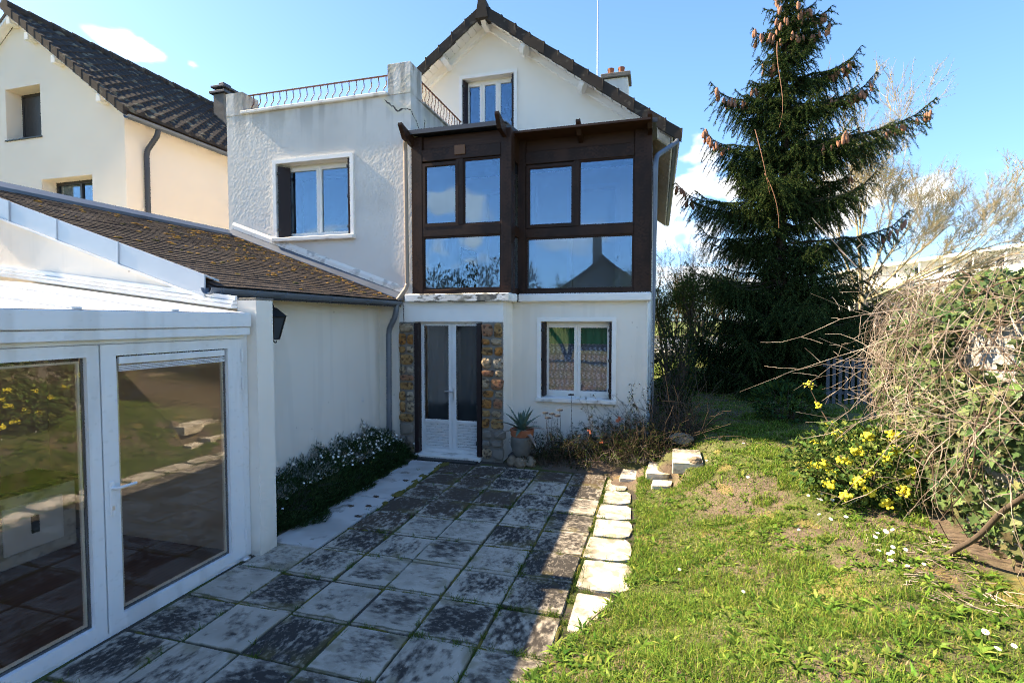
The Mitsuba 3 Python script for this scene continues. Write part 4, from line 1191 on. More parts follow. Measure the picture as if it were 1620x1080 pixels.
w = key_for(N, 'window')
put(w, None, extr_xz(sbox(-12.68, 3.9, -11.22, 5.10).difference(sbox(-12.62, 3.96, -11.98, 5.03)).difference(sbox(-11.92, 3.96, -11.28, 5.03)), NY + .28, NY + .34), 'm_anthracite')
put(w, 'pane', pane_xz(-12.62, -11.98, 3.96, 5.03, NY + .31), 'm_glass')
put(w, 'pane', pane_xz(-11.92, -11.28, 3.96, 5.03, NY + .31), 'm_glass')
# roof tiles on the slope that we see, real overlapping pieces
NR = put(N, 'roof', cat([hexa([(-13.22, 7.72, 8.56), (-13.22, 7.72, 8.64), (-13.22, 20.4, 8.56), (-13.22, 20.4, 8.64), (-10.05, 7.72, nrz(-10.05) - .1), (-10.05, 7.72, nrz(-10.05) - .02), (-10.05, 20.4, nrz(-10.05) - .1), (-10.05, 20.4, nrz(-10.05) - .02)]),
                         hexa([(-16.9, 7.72, nrz(-16.9) - .1), (-16.9, 7.72, nrz(-16.9) - .02), (-16.9, 20.4, nrz(-16.9) - .1), (-16.9, 20.4, nrz(-16.9) - .02), (-13.22, 7.72, 8.56), (-13.22, 7.72, 8.64), (-13.22, 20.4, 8.56), (-13.22, 20.4, 8.64)])]), 'm_tile')


def ntile(x0, x1, y0, wid=0.275):
    ys = np.linspace(0, 1, 7)
    hz = np.array([0.0, 0.012, 0.055, 0.065, 0.055, 0.012, 0.004])
    za, zb = nrz(x0), nrz(x1)
    V, F = [], []
    for x, z, dz in ((x0, za, 0.0), (x1, zb, 0.035)):
        for s, h in zip(ys, hz):
            V.append((x, y0 + s * wid, z + h + dz - 0.012))
    for s, h in zip(ys, hz):
        V.append((x1, y0 + s * wid, zb - 0.02))
    for i in range(6):
        F += [[i, i + 7, i + 8], [i, i + 8, i + 1], [i + 7, i + 14, i + 15], [i + 7, i + 15, i + 8]]
    return np.array(V), np.array(F)


rest = []
nr_, ncol = 15, 46
ntiles = 0
for r in range(nr_):
    xa = -13.22 + 3.20 * r / nr_
    xb = -13.22 + 3.20 * (r + 1.12) / nr_
    for c in range(ncol):
        t = ntile(xa, xb, 7.66 + c * 0.275)
        t = (t[0] + [0, 0, rng.uniform(-.004, .006)], t[1])
        if c < 19 and ntiles < 285:
            put(NR, 'tile', t, 'm_tilemoss', smooth=50)
            ntiles += 1
        else:
            rest.append(t)
put(NR, 'far_tiles', cat(rest), 'm_tilemoss', kind='stuff', smooth=50)
for i in range(30):
    put(NR, 'ridge_tile', tubes(np.array([[-13.22, 7.66 + i * .43, 8.69], [-13.22, 8.12 + i * .43, 8.68]]), np.array([0.12, 0.11]), 10), 'm_tilemoss', smooth=40)
for r in range(nr_):
    xa = -13.22 + 3.20 * r / nr_
    xb = -13.22 + 3.20 * (r + 1.1) / nr_
    put(NR, 'verge_tile', hexa([(xa, 7.65, nrz(xa) - .13), (xa, 7.65, nrz(xa) + .04), (xa, 7.72, nrz(xa) - .13), (xa, 7.72, nrz(xa) + .06), (xb, 7.645, nrz(xb) - .11), (xb, 7.645, nrz(xb) + .07), (xb, 7.72, nrz(xb) - .11), (xb, 7.72, nrz(xb) + .09)]), 'm_tilemoss')
put(NR, 'verge_fillet', cat([hexa([(a, 7.73, nrz(a) - .17), (a, 7.73, nrz(a) - .10), (a, 7.89, nrz(a) - .17), (a, 7.89, nrz(a) - .10), (b, 7.73, nrz(b) - .17), (b, 7.73, nrz(b) - .10), (b, 7.89, nrz(b) - .17), (b, 7.89, nrz(b) - .10)]) for a, b in ((-13.22, -10.1), (-16.6, -13.22))]), 'm_trim')
for x in (-13.22, -12.7, -11.95, -10.75):
    put(NR, 'purlin_end', box(x - .06, x + .06, 7.72, 7.9, nrz(x) - .33, nrz(x) - .175, .01), 'm_trim')
for i in range(14):
    y = 8.2 + i * .75
    put(NR, 'rafter_end', hexa([(-10.31, y, nrz(-10.31) - .28), (-10.31, y, nrz(-10.31) - .12), (-10.31, y + .09, nrz(-10.31) - .28), (-10.31, y + .09, nrz(-10.31) - .12), (-10.08, y, nrz(-10.08) - .2), (-10.08, y, nrz(-10.08) - .12), (-10.08, y + .09, nrz(-10.08) - .2), (-10.08, y + .09, nrz(-10.08) - .12)]), 'm_trim')
put(N, 'gutter', gutter(-9.97, 6.10, 7.68, 20.3, 0.075), 'm_pipe', smooth=30)
put(N, 'downpipe', tubes(round_path([(-9.97, 8.35, 6.04), (-10.0, 8.35, 5.92), (-10.22, 8.30, 5.62), (-10.24, 8.30, 5.5), (-10.24, 8.30, 0.0)], 0.12, 7), 0.05, 10), 'm_lead', smooth=50)
ch = put(NR, 'chimney', box(-12.28, -11.90, 12.0, 12.5, 6.9, 8.55, 0.015), 'm_mortar')
put(NR, 'chimney_cap', cat([box(-12.36, -11.82, 11.93, 12.57, 8.55, 8.62, .01), box(-12.24, -11.94, 12.05, 12.45, 8.62, 8.72, .01), box(-12.33, -11.85, 11.96, 12.54, 8.72, 8.78, .01), box(-12.2, -12.0, 12.1, 12.4, 8.78, 8.92, .03)]), 'm_lead')
# ------------------------------------------------------------------ spruce
SP = thing('spruce_tree', 'tall dark spruce hung with brown cones, right of the house', 'tree')
sx, sy = 2.55, 12.2
TR = lambda z: 0.015 + 0.13 * max(0.0, (9.6 - z) / 9.2)
zz = np.linspace(0.35, 9.75, 18)
put(SP, 'trunk', tubes(np.stack([sx + 0.03 * np.sin(zz * 1.3), sy + 0.03 * np.cos(zz), zz], 1), np.array([TR(z) for z in zz]), 9), 'm_bark', smooth=50)
mains = [(1.88, 8.35, 0), (2.01, 7.75, 0), (1.86, 7.3, .1), (1.08, 7.07, -.1), (1.52, 6.67, .3), (0.93, 6.07, -.2), (1.29, 5.71, .3), (1.44, 5.29, -.4), (0.37, 4.88, -.3), (0.83, 4.1, .2),
         (3.1, 8.75, 0), (3.42, 8.64, .1), (3.35, 8.25, -.1), (3.07, 7.93, -.2), (3.87, 7.42, -.2), (4.12, 6.83, -.3), (5.04, 6.1, -.5), (4.01, 5.22, .2), (4.08, 4.83, -.5), (4.74, 4.04, -.3),
         (0.6, 3.19, -.2), (0.82, 2.3, -.4), (4.3, 3.0, -.3), (4.0, 2.1, .3), (3.5, 5.75, -1.0), (2.0, 5.0, -1.4), (0.62, 1.7, .1), (1.0, 1.15, -.5), (4.5, 1.5, .2), (4.1, 1.0, -.6), (4.7, 2.5, .3)]
br = []     # (base z, tip vector, droop, upturn)
for x, z, dy in mains:
    L = abs(x - sx)
    br.append((z - 0.06 * L - 0.16, np.array([x - sx, dy, 0.0]), 0.03 * L, 0.30 if L > 0.9 else 0.12, 1.35))
    if L > 0.8:
        for q in range(5):
            f_, a_ = rng.uniform(.5, .88), rng.uniform(-.32, .32)
            br.append((z - 0.06 * L - 0.16 - rng.uniform(.0, .22), np.array([(x - sx) * f_ * math.cos(a_), dy * f_ + L * f_ * math.sin(a_), 0.0]), 0.10 * L * f_, 0.06, 1.1))
z = 1.0
while z < 9.55:
    n = int(rng.integers(8, 12))
    a0 = rng.uniform(0, 6.28)
    R = 1.45 * (1 - math.exp(-(9.75 - z) / 4.0)) + 0.65 * max(0.0, min(1.0, (3.6 - z) / 1.2))
    for i in range(n):
        a = a0 + i * 2 * np.pi / n + rng.uniform(-.4, .4)
        r = R * rng.uniform(0.25, 1.08) * (1.25 if rng.random() < .12 else 1.0)
        br.append((z + rng.uniform(-.16, .16), np.array([r * math.cos(a), r * math.sin(a), 0]), 0.16 * r, 0.05 * r, 1.0))
    z += 0.155 + 0.03 * (9.6 - z) / 9
NB, ND, wood, wr, tips = [], [], [], [], {}
for bz, vec, droop, upt, dens in br:
    L = np.linalg.norm(vec)
    if L < 0.12:
        continue
    t = np.linspace(0, 1, 9)
    path = np.array([sx, sy, bz]) + t[:, None] * vec
    path[:, 2] += -droop * np.sin(np.pi * np.clip(t * 0.9, 0, 1)) + upt * np.clip((t - 0.80) / 0.20, 0, 1) ** 1.3 + 0.10 * L * t
    path += rng.normal(0, 0.012, path.shape)
    wood.append(path)
    wr.append(np.linspace(0.010 + 0.008 * L, 0.004, 9))
    tips[tuple(np.round(vec, 6))] = path
    f = vec / L
    side = np.array([-f[1], f[0], 0])
    nt = max(7, int(L * dens / 0.036))
    ts = np.linspace(0.10, 1.0, nt)
    P = np.stack([np.interp(ts, t, path[:, k]) for k in range(3)], 1)
    sg = np.where(np.arange(nt) % 2 == 0, 1.0, -1.0)
    ln = (0.12 + 0.28 * min(L, 1.6) * np.sin(np.pi * np.clip(ts * 0.80 + 0.14, 0, 1))) * rng.uniform(0.5, 1.2, nt) * (dens ** .5)
    ln = np.where(ts > .93, np.minimum(ln, .09), ln)
    d = unit(sg[:, None] * side * rng.uniform(.3, .9, (nt, 1)) + f * rng.uniform(.25, .75, (nt, 1)) + np.array([0, 0, -1.0]) * rng.uniform(.0, 1.1, (nt, 1)))
    # twig points: droop along the twig
    for k in range(nt):
        m = max(5, int(ln[k] / 0.010))
        u = np.linspace(0, 1, m)
        q = P[k] + d[k] * (u * ln[k])[:, None] + np.array([0, 0, -0.30 * ln[k]]) * (u ** 2)[:, None]
        NB.append(q)
        ND.append(np.repeat((d[k] + [0, 0, -.3])[None], m, 0))
    m = int(L / 0.008)
    u = np.linspace(0.15, 1, m)
    NB.append(np.stack([np.interp(u, t, path[:, k]) for k in range(3)], 1))
    ND.append(np.repeat(f[None], m, 0))
NB, ND = np.vstack(NB), unit(np.vstack(ND))
reps = 3
NB, ND = np.repeat(NB, reps, 0), np.repeat(ND, reps, 0)
N_ = len(NB)
w_ = unit(rng.normal(size=(N_, 3)))
nd = unit(ND * 0.75 + w_ * 0.95)
nl = rng.uniform(0.028, 0.052, N_)[:, None]
sd = unit(np.cross(nd, rng.normal(size=(N_, 3)))) * 0.0060
V = np.stack([NB - sd, NB + sd, NB + nd * nl], 1).reshape(-1, 3)
F = np.arange(N_ * 3).reshape(-1, 3)
put(SP, 'needles', (V, F), 'm_needle', color=tint(N_, 3, [(0.026, 0.050, 0.018), (0.046, 0.075, 0.024), (0.017, 0.034, 0.016), (0.078, 0.105, 0.032)], 0.25), kind='stuff')
put(SP, 'boughs', tubes(np.array(wood), np.array(wr), 5), 'm_bark', kind='stuff')
cv = trimesh.creation.icosphere(subdivisions=2)
v = np.array(cv.vertices)
an = np.arctan2(v[:, 1], v[:, 0])
bump = 1 + 0.10 * np.sin(an * 4 + v[:, 2] * 14)
cone_v = np.stack([v[:, 0] * 0.030 * bump * (1 - 0.12 * v[:, 2]), v[:, 1] * 0.030 * bump, v[:, 2] * 0.088 - 0.095], 1)
CONE = mikit.ply((cone_v, np.array(cv.faces)), 'm_cone', smooth=True)


def cone(p):
    k = key_for(SP, 'cone')
    s = rng.uniform(0.75, 1.15)
    scene[k] = {**CONE, 'to_world': T().translate([float(x) for x in p]).rotate([0, 1, 0], float(rng.uniform(-14, 14))).rotate([1, 0, 0], float(rng.uniform(-14, 14))).scale(float(s))}


for bi, cnt, lo, hi in [(3, 16, .55, .98), (5, 14, .7, 1.0), (8, 7, .82, 1.0), (14, 15, .55, .92), (15, 24, .45, .95), (16, 10, .70, .93), (11, 9, .5, .9), (10, 9, .2, .8), (12, 8, .3, .9), (0, 9, .3, 1.0), (1, 5, .4, .9), (2, 4, .4, .9), (17, 3, .5, .9), (19, 5, .8, .95), (24, 6, .5, .95)]:
    mx, mz, md = mains[bi]
    p = tips[tuple(np.round(np.array([mx - sx, md, 0.0]), 6))]
    t = np.linspace(0, 1, len(p))
    for u in rng.uniform(lo, hi, int(cnt * 1.35)):
        q = np.array([np.interp(u, t, p[:, k]) for k in range(3)])
        cone(q + [rng.normal(0, .02), rng.normal(-.12, .06), -0.03 - rng.uniform(0, .10)])
for i in range(46):
    z = rng.uniform(7.9, 9.6)
    a = rng.uniform(0, 6.28)
    cone([sx + 0.24 * math.cos(a), sy + 0.2 * math.sin(a) - 0.14, z])
for i, pts in enumerate([[(2.28, 11.7, 7.75), (2.30, 11.65, 7.2), (2.38, 11.6, 6.5), (2.33, 11.6, 6.0)], [(1.83, 11.3, 5.9), (1.98, 11.2, 5.2), (2.1, 11.2, 4.6)], [(2.0, 11.2, 5.0), (2.2, 11.1, 4.4), (2.26, 11.1, 3.9)]]):
    put(SP, 'bare_twig', tubes(smooth_path(pts, 14), np.linspace(0.010, 0.005, 14), 5), 'm_cone')


# ------------------------------------------------------------------ bare and thin leaved trees
def grow(base, dirs, L0, r0, levels, seed, spread=0.55, n_child=(3, 4), up=0.15, shrink=0.62, gnarl=0.12, K=6, rmin=0.0035):
    g = np.random.default_rng(seed)
    P, R, ends = [], [], []
    todo = [(np.array(base, float), unit(np.array(d, float)), L0 * g.uniform(.85, 1.15), r0, 0) for d in dirs]
    while todo:
        p, d, L, r, lev = todo.pop()
        pts = [p]
        dd = d.copy()
        for k in range(K - 1):
            dd = unit(dd + g.normal(0, gnarl, 3) + np.array([0, 0, up * 0.25]))
            pts.append(pts[-1] + dd * L / (K - 1))
        pts = np.array(pts)
        P.append(pts)
        R.append(np.linspace(r, r * 0.45, K))
        if lev < levels:
            n = int(g.integers(n_child[0], n_child[1] + 1))
            for i in range(n):
                j = g.uniform(0.35, 1.0)
                q = np.array([np.interp(j * (K - 1), np.arange(K), pts[:, k]) for k in range(3)])
                ax = unit(g.normal(size=3))
                nd_ = unit(dd + spread * 1.6 * (ax - dd * (ax @ dd)) + np.array([0, 0, up]))
                todo.append((q, nd_, L * shrink * g.uniform(.7, 1.15), max(r * (0.75 - 0.4 * j) * 0.8, rmin), lev + 1))
        else:
            ends.append(pts)
    return np.array(P), np.array(R), np.array(ends)


def leafage(ends, per, size, colors, seed, spread=0.03, mat_='m_leaf', w=0.55, parent=None, name='leaves', tr=0.15):
    g = np.random.default_rng(seed)
    E = ends.reshape(-1, 3)
    c = np.repeat(E, per, 0) + g.normal(0, spread, (len(E) * per, 3))
    d = unit(g.normal(size=c.shape) + [0, 0, -.1])
    V, F, k = diamond_leaves(c, d, g.normal(size=c.shape) + [0, 0, .8], g.uniform(.6, 1.2, len(c)) * size, g.uniform(.6, 1.1, len(c)) * size * w)
    return put(parent, name, (V, F), mat_, color=tint(len(c), k, colors, tr), kind='stuff')


YEL = [(0.22, 0.20, 0.05), (0.16, 0.18, 0.05), (0.26, 0.22, 0.09)]
GRN = [(0.06, 0.10, 0.025), (0.09, 0.13, 0.03), (0.045, 0.075, 0.02), (0.14, 0.15, 0.04)]
BT = thing('bare_tree', 'pale spreading bare tree behind the spruce with first yellow buds', 'tree')
P, R, E = [], [], []
for d, L, s in [((0.12, 0, 1), 3.3, 1), ((0.55, -.1, .75), 3.0, 2), ((0.95, 0.1, .45), 3.1, 3), ((1.0, -.2, .22), 3.2, 4), ((-.35, .1, .9), 2.6, 5), ((.3, .3, .9), 3.0, 6), ((.7, .3, .7), 3.0, 7), ((-.1, -.2, 1), 3.4, 8), ((.85, -.3, .6), 2.8, 9)]:
    p, r, e = grow((6.35, 19.0, 2.7), [d], L * 1.12, 0.045, 4, 100 + s, spread=0.42, n_child=(4, 6), up=0.10, shrink=0.58, gnarl=0.08, rmin=0.0065)
    P.append(p), R.append(r), E.append(e)
put(BT, 'trunk', tubes(np.array([[6.25, 19, 0.2], [6.2, 19, 1.2], [6.3, 19, 2.1], [6.36, 19, 2.8]]), np.array([.19, .16, .14, .12]), 9), 'm_paletwig', smooth=50)
put(BT, 'branches', tubes(np.vstack(P), np.vstack(R), 4, False), 'm_paletwig', kind='stuff')
leafage(np.vstack(E)[::3], 1, 0.055, YEL, 3, 0.05, parent=BT, name='buds')
for i, (x, y, h, s, lab) in enumerate([(0.95, 16.2, 2.2, 11, 'thin shrub with small green leaves between the house corner and the spruce'), (0.35, 18.0, 2.6, 12, 'tall thin bare shrub nearest the house eave, behind the other shrubs'), (1.9, 18.5, 2.6, 13, 'leafy thin tree just behind the left boughs of the spruce')]):
    k = thing('thin_tree', lab, 'tree', )
    p, r, e = grow((x, y, 0.4), [(-.25, 0, 1), (.2, .2, 1), (.0, -.2, 1), (.4, 0, .9), (-.5, .1, .9)], h, 0.045, 3, s, spread=0.42, n_child=(4, 5), up=0.22, shrink=0.60)
    put(k, 'branches', tubes(p, r, 4, False), 'm_darkstem' if i != 1 else 'm_bark', kind='stuff')
    lowmask = e[:, :, 2].mean(1) < (3.4 if i != 1 else 3.0)
    if lowmask.any():
        leafage(e[lowmask], 3, 0.075, GRN, s, 0.10, parent=k)
    leafage(e[::3], 1, 0.05, YEL, s + 1, 0.05, parent=k, name='buds')


# (shrub builder: leaves spread through a lumpy ellipsoid, stems inside)
def bush(key, cx, cy, z0, z1, rx, ry, n, size, colors, seed, stems='m_darkstem', ns=26, w=0.5, tr=0.2, m='m_leaf', hollow=0.5, up=0.3):
    g = np.random.default_rng(seed)
    u = unit(g.normal(size=(n, 3)))
    rad = (hollow + (1 - hollow) * g.random(n)) ** 0.7
    lumpy = 0.65 + 0.7 * meshkit.fbm(u * 2.1 + seed, 3, seed)
    c = u * (rad * lumpy)[:, None] * [rx, ry, (z1 - z0) / 2] + [cx, cy, (z0 + z1) / 2]
    c[:, 2] = np.maximum(c[:, 2], z0 + 0.01)
    d = unit(u + g.normal(0, .6, (n, 3)) + [0, 0, up])
    V, F, k = diamond_leaves(c, d, u * 0.5 + g.normal(0, .4, (n, 3)) + [0, 0, .7], g.uniform(.6, 1.2, n) * size, g.uniform(.7, 1.1, n) * size * w)
    put(key, 'leaves', (V, F), m, color=tint(n, k, colors, tr), kind='stuff')
    b = np.array([cx, cy, z0 - 0.03])
    e = u[:ns] * lumpy[:ns, None] * [rx * .9, ry * .9, (z1 - z0) / 2 * .9] + [cx, cy, (z0 + z1) / 2]
    e[:, 2] = np.maximum(e[:, 2], z0 + .1)
    t = np.linspace(0, 1, 5)[None, :, None]
    bb = b + g.normal(0, .05, (ns, 1, 3)) * [1, 1, 0]
    path = bb * (1 - t) + e[:, None] * t + np.array([0, 0, 0.15]) * (t * (1 - t)) * 2
    put(key, 'stems', tubes(path, np.linspace(.009, .004, 5), 4, False), stems, kind='stuff')


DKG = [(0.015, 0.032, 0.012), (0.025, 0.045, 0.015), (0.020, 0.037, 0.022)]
k = thing('shaded_shrub', 'broad leaved dark shrub standing alone in the shade beneath the spruce', 'shrub')
bush(k, 2.0, 9.0, 0.45, 1.15, 0.55, 0.5, 900, 0.13, [(0.035, 0.075, 0.03), (0.05, 0.10, 0.03), (0.07, 0.10, 0.02)], 21, w=0.35)
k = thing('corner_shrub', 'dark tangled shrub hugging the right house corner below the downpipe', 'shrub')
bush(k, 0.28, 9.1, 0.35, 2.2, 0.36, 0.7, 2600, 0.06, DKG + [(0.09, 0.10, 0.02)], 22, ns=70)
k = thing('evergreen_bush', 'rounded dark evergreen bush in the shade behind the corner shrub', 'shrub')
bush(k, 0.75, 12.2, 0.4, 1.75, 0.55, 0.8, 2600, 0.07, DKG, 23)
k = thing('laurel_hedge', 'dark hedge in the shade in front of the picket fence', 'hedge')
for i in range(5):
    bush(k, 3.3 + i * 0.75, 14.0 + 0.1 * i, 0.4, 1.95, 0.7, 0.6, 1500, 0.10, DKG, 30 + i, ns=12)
# picket fences
FW = thing('picket_fence', 'weathered wooden picket fence, sunlit along the top, behind the spruce', 'fence')
for i in range(48):
    x = 2.4 + i * 0.115
    h = 2.56 + rng.uniform(-.02, .02)
    put(FW, 'picket', cat([hexa([(x, 15.2, .4), (x, 15.2, h), (x, 15.22, .4), (x, 15.22, h), (x + .07, 15.2, .4), (x + .07, 15.2, h), (x + .07, 15.22, .4), (x + .07, 15.22, h)])]), 'm_fencewood')
for z in (0.9, 2.2):
    put(FW, 'rail', box(2.3, 8.0, 15.225, 15.26, z, z + .09, .004), 'm_fencewood')
FG = thing('garden_fence', 'low grey picket fence in the shade behind the twiggy hedge', 'fence')
for i in range(16):
    x = 3.0 + i * 0.10
    put(FG, 'picket', box(x, x + .055, 10.6, 10.62, .5, 1.42 + rng.uniform(-.02, .02), .003), 'm_fencegrey')
for z in (0.75, 1.25):
    put(FG, 'rail', box(2.95, 4.65, 10.622, 10.65, z, z + .06, .003), 'm_fencegrey')
# street side beyond the garden: railing, wall, road
k = thing('street_wall', 'pale low wall across the sunlit street', 'wall')
put(k, 'wall', box(-6, 9, 28.0, 28.2, 0.2, 1.25, .01), 'm_concrete')
put(k, 'wall_cap', box(-6.05, 9.05, 27.96, 28.24, 1.252, 1.31, .01), 'm_mortar')
put('street', None, box(-60, 60, 25.0, 27.9, 0.3, 0.62, 0), 'm_road')
labels['street'] = {'label': 'sunlit street beyond the garden', 'kind': 'structure'}
used.add('street')
k = thing('street_railing', 'dark metal railing at the far garden boundary', 'railing')
for i in range(44):
    put(k, 'bar', tubes(np.array([[-0.6 + i * .09, 24.0, .6], [-0.6 + i * .09, 24.0, 2.3]]), .011, 5), 'm_iron')
for z in (0.75, 2.2):
    put(k, 'rail', box(-.65, 3.4, 23.98, 24.02, z, z + .04, .003), 'm_iron')
for i in range(3):
    k = thing('street_bush', ['yellow green bush at the far left end of the street railing', 'green bush behind the middle of the street railing', 'bush at the right end of the street railing'][i], 'shrub')
    bush(k, [-.5, 1.9, 3.6][i], [23.0, 26.5, 23.2][i] - (2 if i == 1 else 0), 0.4, [2.6, 1.4, 3.0][i], .9, .8, 1200, .10, GRN + YEL[:1], 40 + i)
for i in range(7):
    k = thing('far_tree', ['distant bare tree in view left of the spruce', 'distant leafy tree behind the thin trees', 'distant tree behind the top of the spruce', 'distant tree behind the bare tree', 'distant tree left of the apartment block', 'distant tree partly hidden by the apartment block', 'distant tree at the far end of the street'][i], 'tree')
    x, y, h = [(-2.5, 34, 4.2), (3.0, 36, 4.4), (7.5, 38, 4.0), (12.5, 36, 3.8), (17, 40, 3.6), (21, 46, 3.6), (-6.5, 40, 4)][i]
    p, r, e = grow((x, y, 0.4), [(0, 0, 1), (.35, .1, 1), (-.35, 0, 1)], h * .62, .12, 3, 60 + i, spread=.45, n_child=(4, 5), up=.15, shrink=.62)
    put(k, 'branches', tubes(p, r * 1.3, 4, False), 'm_bark', kind='stuff')
    leafage(e, 2, 0.16, GRN[:3] + YEL, 70 + i, .22, parent=k)

# apartment block
AB = thing('apartment_block', 'white apartment block with recessed balconies above the twiggy hedge', 'building')
ax, bx_ = np.array([39.0, 51.0]), np.array([27.0, 96.0])
dirn = (bx_ - ax) / np.linalg.norm(bx_ - ax)
out = np.array([-dirn[1], dirn[0]])        # facade normal, towards the street and the sun


def ab(s0, s1, o0, o1, z0, z1):
    c = [ax + dirn * s + out * o for s in (s0, s1) for o in (o0, o1)]
    return hexa([(*c[0], z0), (*c[0], z1), (*c[1], z0), (*c[1], z1), (*c[2], z0), (*c[2], z1), (*c[3], z0), (*c[3], z1)])


LEN = float(np.linalg.norm(bx_ - ax))
def flip(m):
    return m[0], m[1][:, ::-1]


put(AB, 'wall', ab(0, LEN, -9, -1.4, 0, 9.6), 'm_concrete')
put(AB, 'roof', ab(-.2, LEN, -9.2, .15, 9.602, 9.95), 'm_concrete')
for fl in range(3):
    z = 0.6 + fl * 3.0
    put(AB, 'balcony_slab', ab(0, LEN, -1.39, 0.0, z, z + .25), 'm_concrete')
    put(AB, 'parapet', ab(0, LEN, -.12, .02, z + .252, z + 1.25), 'm_concrete')
    for i in range(12):
        s = i * LEN / 12
        put(AB, 'partition', ab(s, s + .25, -1.38, -.13, z + .26, z + 2.99), 'm_concrete')
        put(AB, 'window', ab(s + .7, s + 2.5, -1.395, -1.36, z + .3, z + 2.4), 'm_anthracite')
        put(AB, 'blind_panel', ab(s + 2.7, s + 3.4, -1.395, -1.36, z + .3, z + 2.4), 'm_cream')

# ------------------------------------------------------------------ ivy covered wall with dead stems
fx = lambda y: np.interp(y, [2.0, 3.4, 4.5, 6.6, 8.0], [1.98, 1.88, 1.86, 2.35, 2.75])
IW = thing('boundary_wall', 'grey pebbledash boundary wall almost hidden under ivy', 'wall')
yy = [1.6, 3.4, 4.5, 6.6, 8.2]
xw = [float(fx(y)) + 0.42 for y in yy]
for i in range(4):
    put(IW, 'wall_section', hexa([(xw[i], yy[i], .3), (xw[i], yy[i], 2.12), (xw[i + 1], yy[i + 1], .3), (xw[i + 1], yy[i + 1], 2.12), (xw[i] + .2, yy[i], .3), (xw[i] + .2, yy[i], 2.12), (xw[i + 1] + .2, yy[i + 1], .3), (xw[i + 1] + .2, yy[i + 1], 2.12)]), 'm_pebble')
IV = thing('ivy', 'green ivy tangled with dry stems covering the wall on the right', 'climber')
n = 21000
y = rng.uniform(2.2, 7.7, n)
v01 = rng.random(n) ** 0.72
top = 2.28 + 0.12 * np.sin(y * 1.7) + 0.10 * np.sin(y * 4.1 + 1)
zb = ground_z(fx(y), y)
z = zb + (top - zb) * v01
hump = 0.30 * np.sin(np.pi * np.clip((z - zb) / (top - zb), 0, 1)) ** 0.7
x = fx(y) + 0.34 - hump + rng.random(n) ** 1.3 * 0.40 + 0.25 * np.clip((v01 - .9) / .1, 0, 1) * rng.random(n)
dens = meshkit.fbm(np.stack([x * 2.6, y * 2.6, z * 2.6], -1), 3, 8)
keep = dens + 0.06 * np.sin(z * 3) > 0.37
bald = ((y < 3.25) & (z > 1.2) & (z < 1.5))
keep &= ~(bald & (rng.random(n) < 0.85))
c = np.stack([x, y, z], -1)[keep]
m = len(c)
nrm = np.array([-0.75, -.35, .45]) + rng.normal(0, .45, (m, 3))
dd = unit(rng.normal(0, .8, (m, 3)) + [-.2, -.1, -.55])
V, F, kk = lobed_leaves(c, dd, nrm, rng.uniform(.04, .085, m))
leafmat('m_ivy', 0.4, 0.3)
scene['m_ivy']['eta'] = 1.55
put(IV, 'leaves', (V, F), 'm_ivy', color=tint(m, kk, [(0.085, 0.13, 0.05), (0.13, 0.18, 0.075), (0.06, 0.10, 0.042), (0.19, 0.23, 0.11), (0.10, 0.10, 0.055)], 0.25), kind='stuff')


def stems(n, seed, r0, r1, len0, len1, dirs, ymin=2.7, ymax=7.4, zlo=.3, zhi=1.0, K=8, sag=0.25, start_out=0.1, hug=None):
    g = np.random.default_rng(seed)
    y = g.uniform(ymin, ymax, n)
    zt = g.uniform(zlo, zhi, n)
    zb = ground_z(fx(y), y)
    p = np.stack([fx(y) + .3 - g.random(n) * (.25 + start_out), y, zb + (2.5 - zb) * zt], -1)
    d = unit(np.asarray(dirs)[g.integers(0, len(dirs), n)] + g.normal(0, .42, (n, 3)))
    L = g.uniform(len0, len1, n)
    pts = [p]
    for k in range(K - 1):
        d = unit(d + g.normal(0, .19, (n, 3)) + np.array([0, 0, -sag / K]))
        pts.append(pts[-1] + d * (L / (K - 1))[:, None])
    pts = np.stack(pts, 1)
    if hug is not None:
        lim = fx(pts[..., 1]) + .30 - .36 * np.sin(np.pi * np.clip((pts[..., 2] - .4) / 2.1, 0, 1)) ** .7 - hug * g.random((n, 1))
        pts[..., 0] = np.maximum(pts[..., 0], lim + .03 * np.sin(pts[..., 2] * 9 + pts[..., 1] * 7))
        pts[..., 2] = np.minimum(pts[..., 2], 2.42 + .08 * np.sin(pts[..., 1] * 5) + .08 * g.random((n, 1)))
    gz = ground_z(pts[..., 0], pts[..., 1]) + 0.015
    pts[..., 2] = np.maximum(pts[..., 2], gz)
    R = g.uniform(r0, r1, n)[:, None] * np.linspace(1, .45, K)
    return pts, R


P, R = stems(390, 1, .0014, .0036, .5, 1.4, [(-.55, .25, -.55), (-.6, -.3, -.2), (-.3, .6, -.4), (-.2, -.7, -.2), (-.35, .2, .45), (-.15, -.2, -.9), (-.2, -.9, .1), (-.2, .9, .1), (-.2, -.6, .7), (-.1, .5, .7)], ymax=7.0, hug=.16)
P2, R2 = stems(20, 2, .0016, .0032, .4, 1.0, [(-.85, .35, -.25), (-.8, .5, -.5), (-.7, .2, .1), (-.5, .8, -.6), (-.6, .3, .5)], ymin=5.0, ymax=7.4, zlo=.25, zhi=1.0)
P3, R3 = stems(26, 5, .002, .0042, .7, 1.4, [(-.75, .3, -.45), (-.6, .5, -.5)], ymin=3.4, ymax=5.0, zlo=.35, zhi=.9)
put(IV, 'dry_stems', tubes(np.concatenate([P, P2, P3]), np.concatenate([R, R2, R3]), 4, False), 'm_deadstem', kind='stuff')
P, R = stems(110, 3, .003, .007, .5, 1.3, [(-.2, .2, -.9), (-.3, -.4, -.2), (-.3, .5, -.1)], sag=.3, hug=.05)
put(IV, 'dark_stems', tubes(P, R, 5, False), 'm_darkstem', kind='stuff')
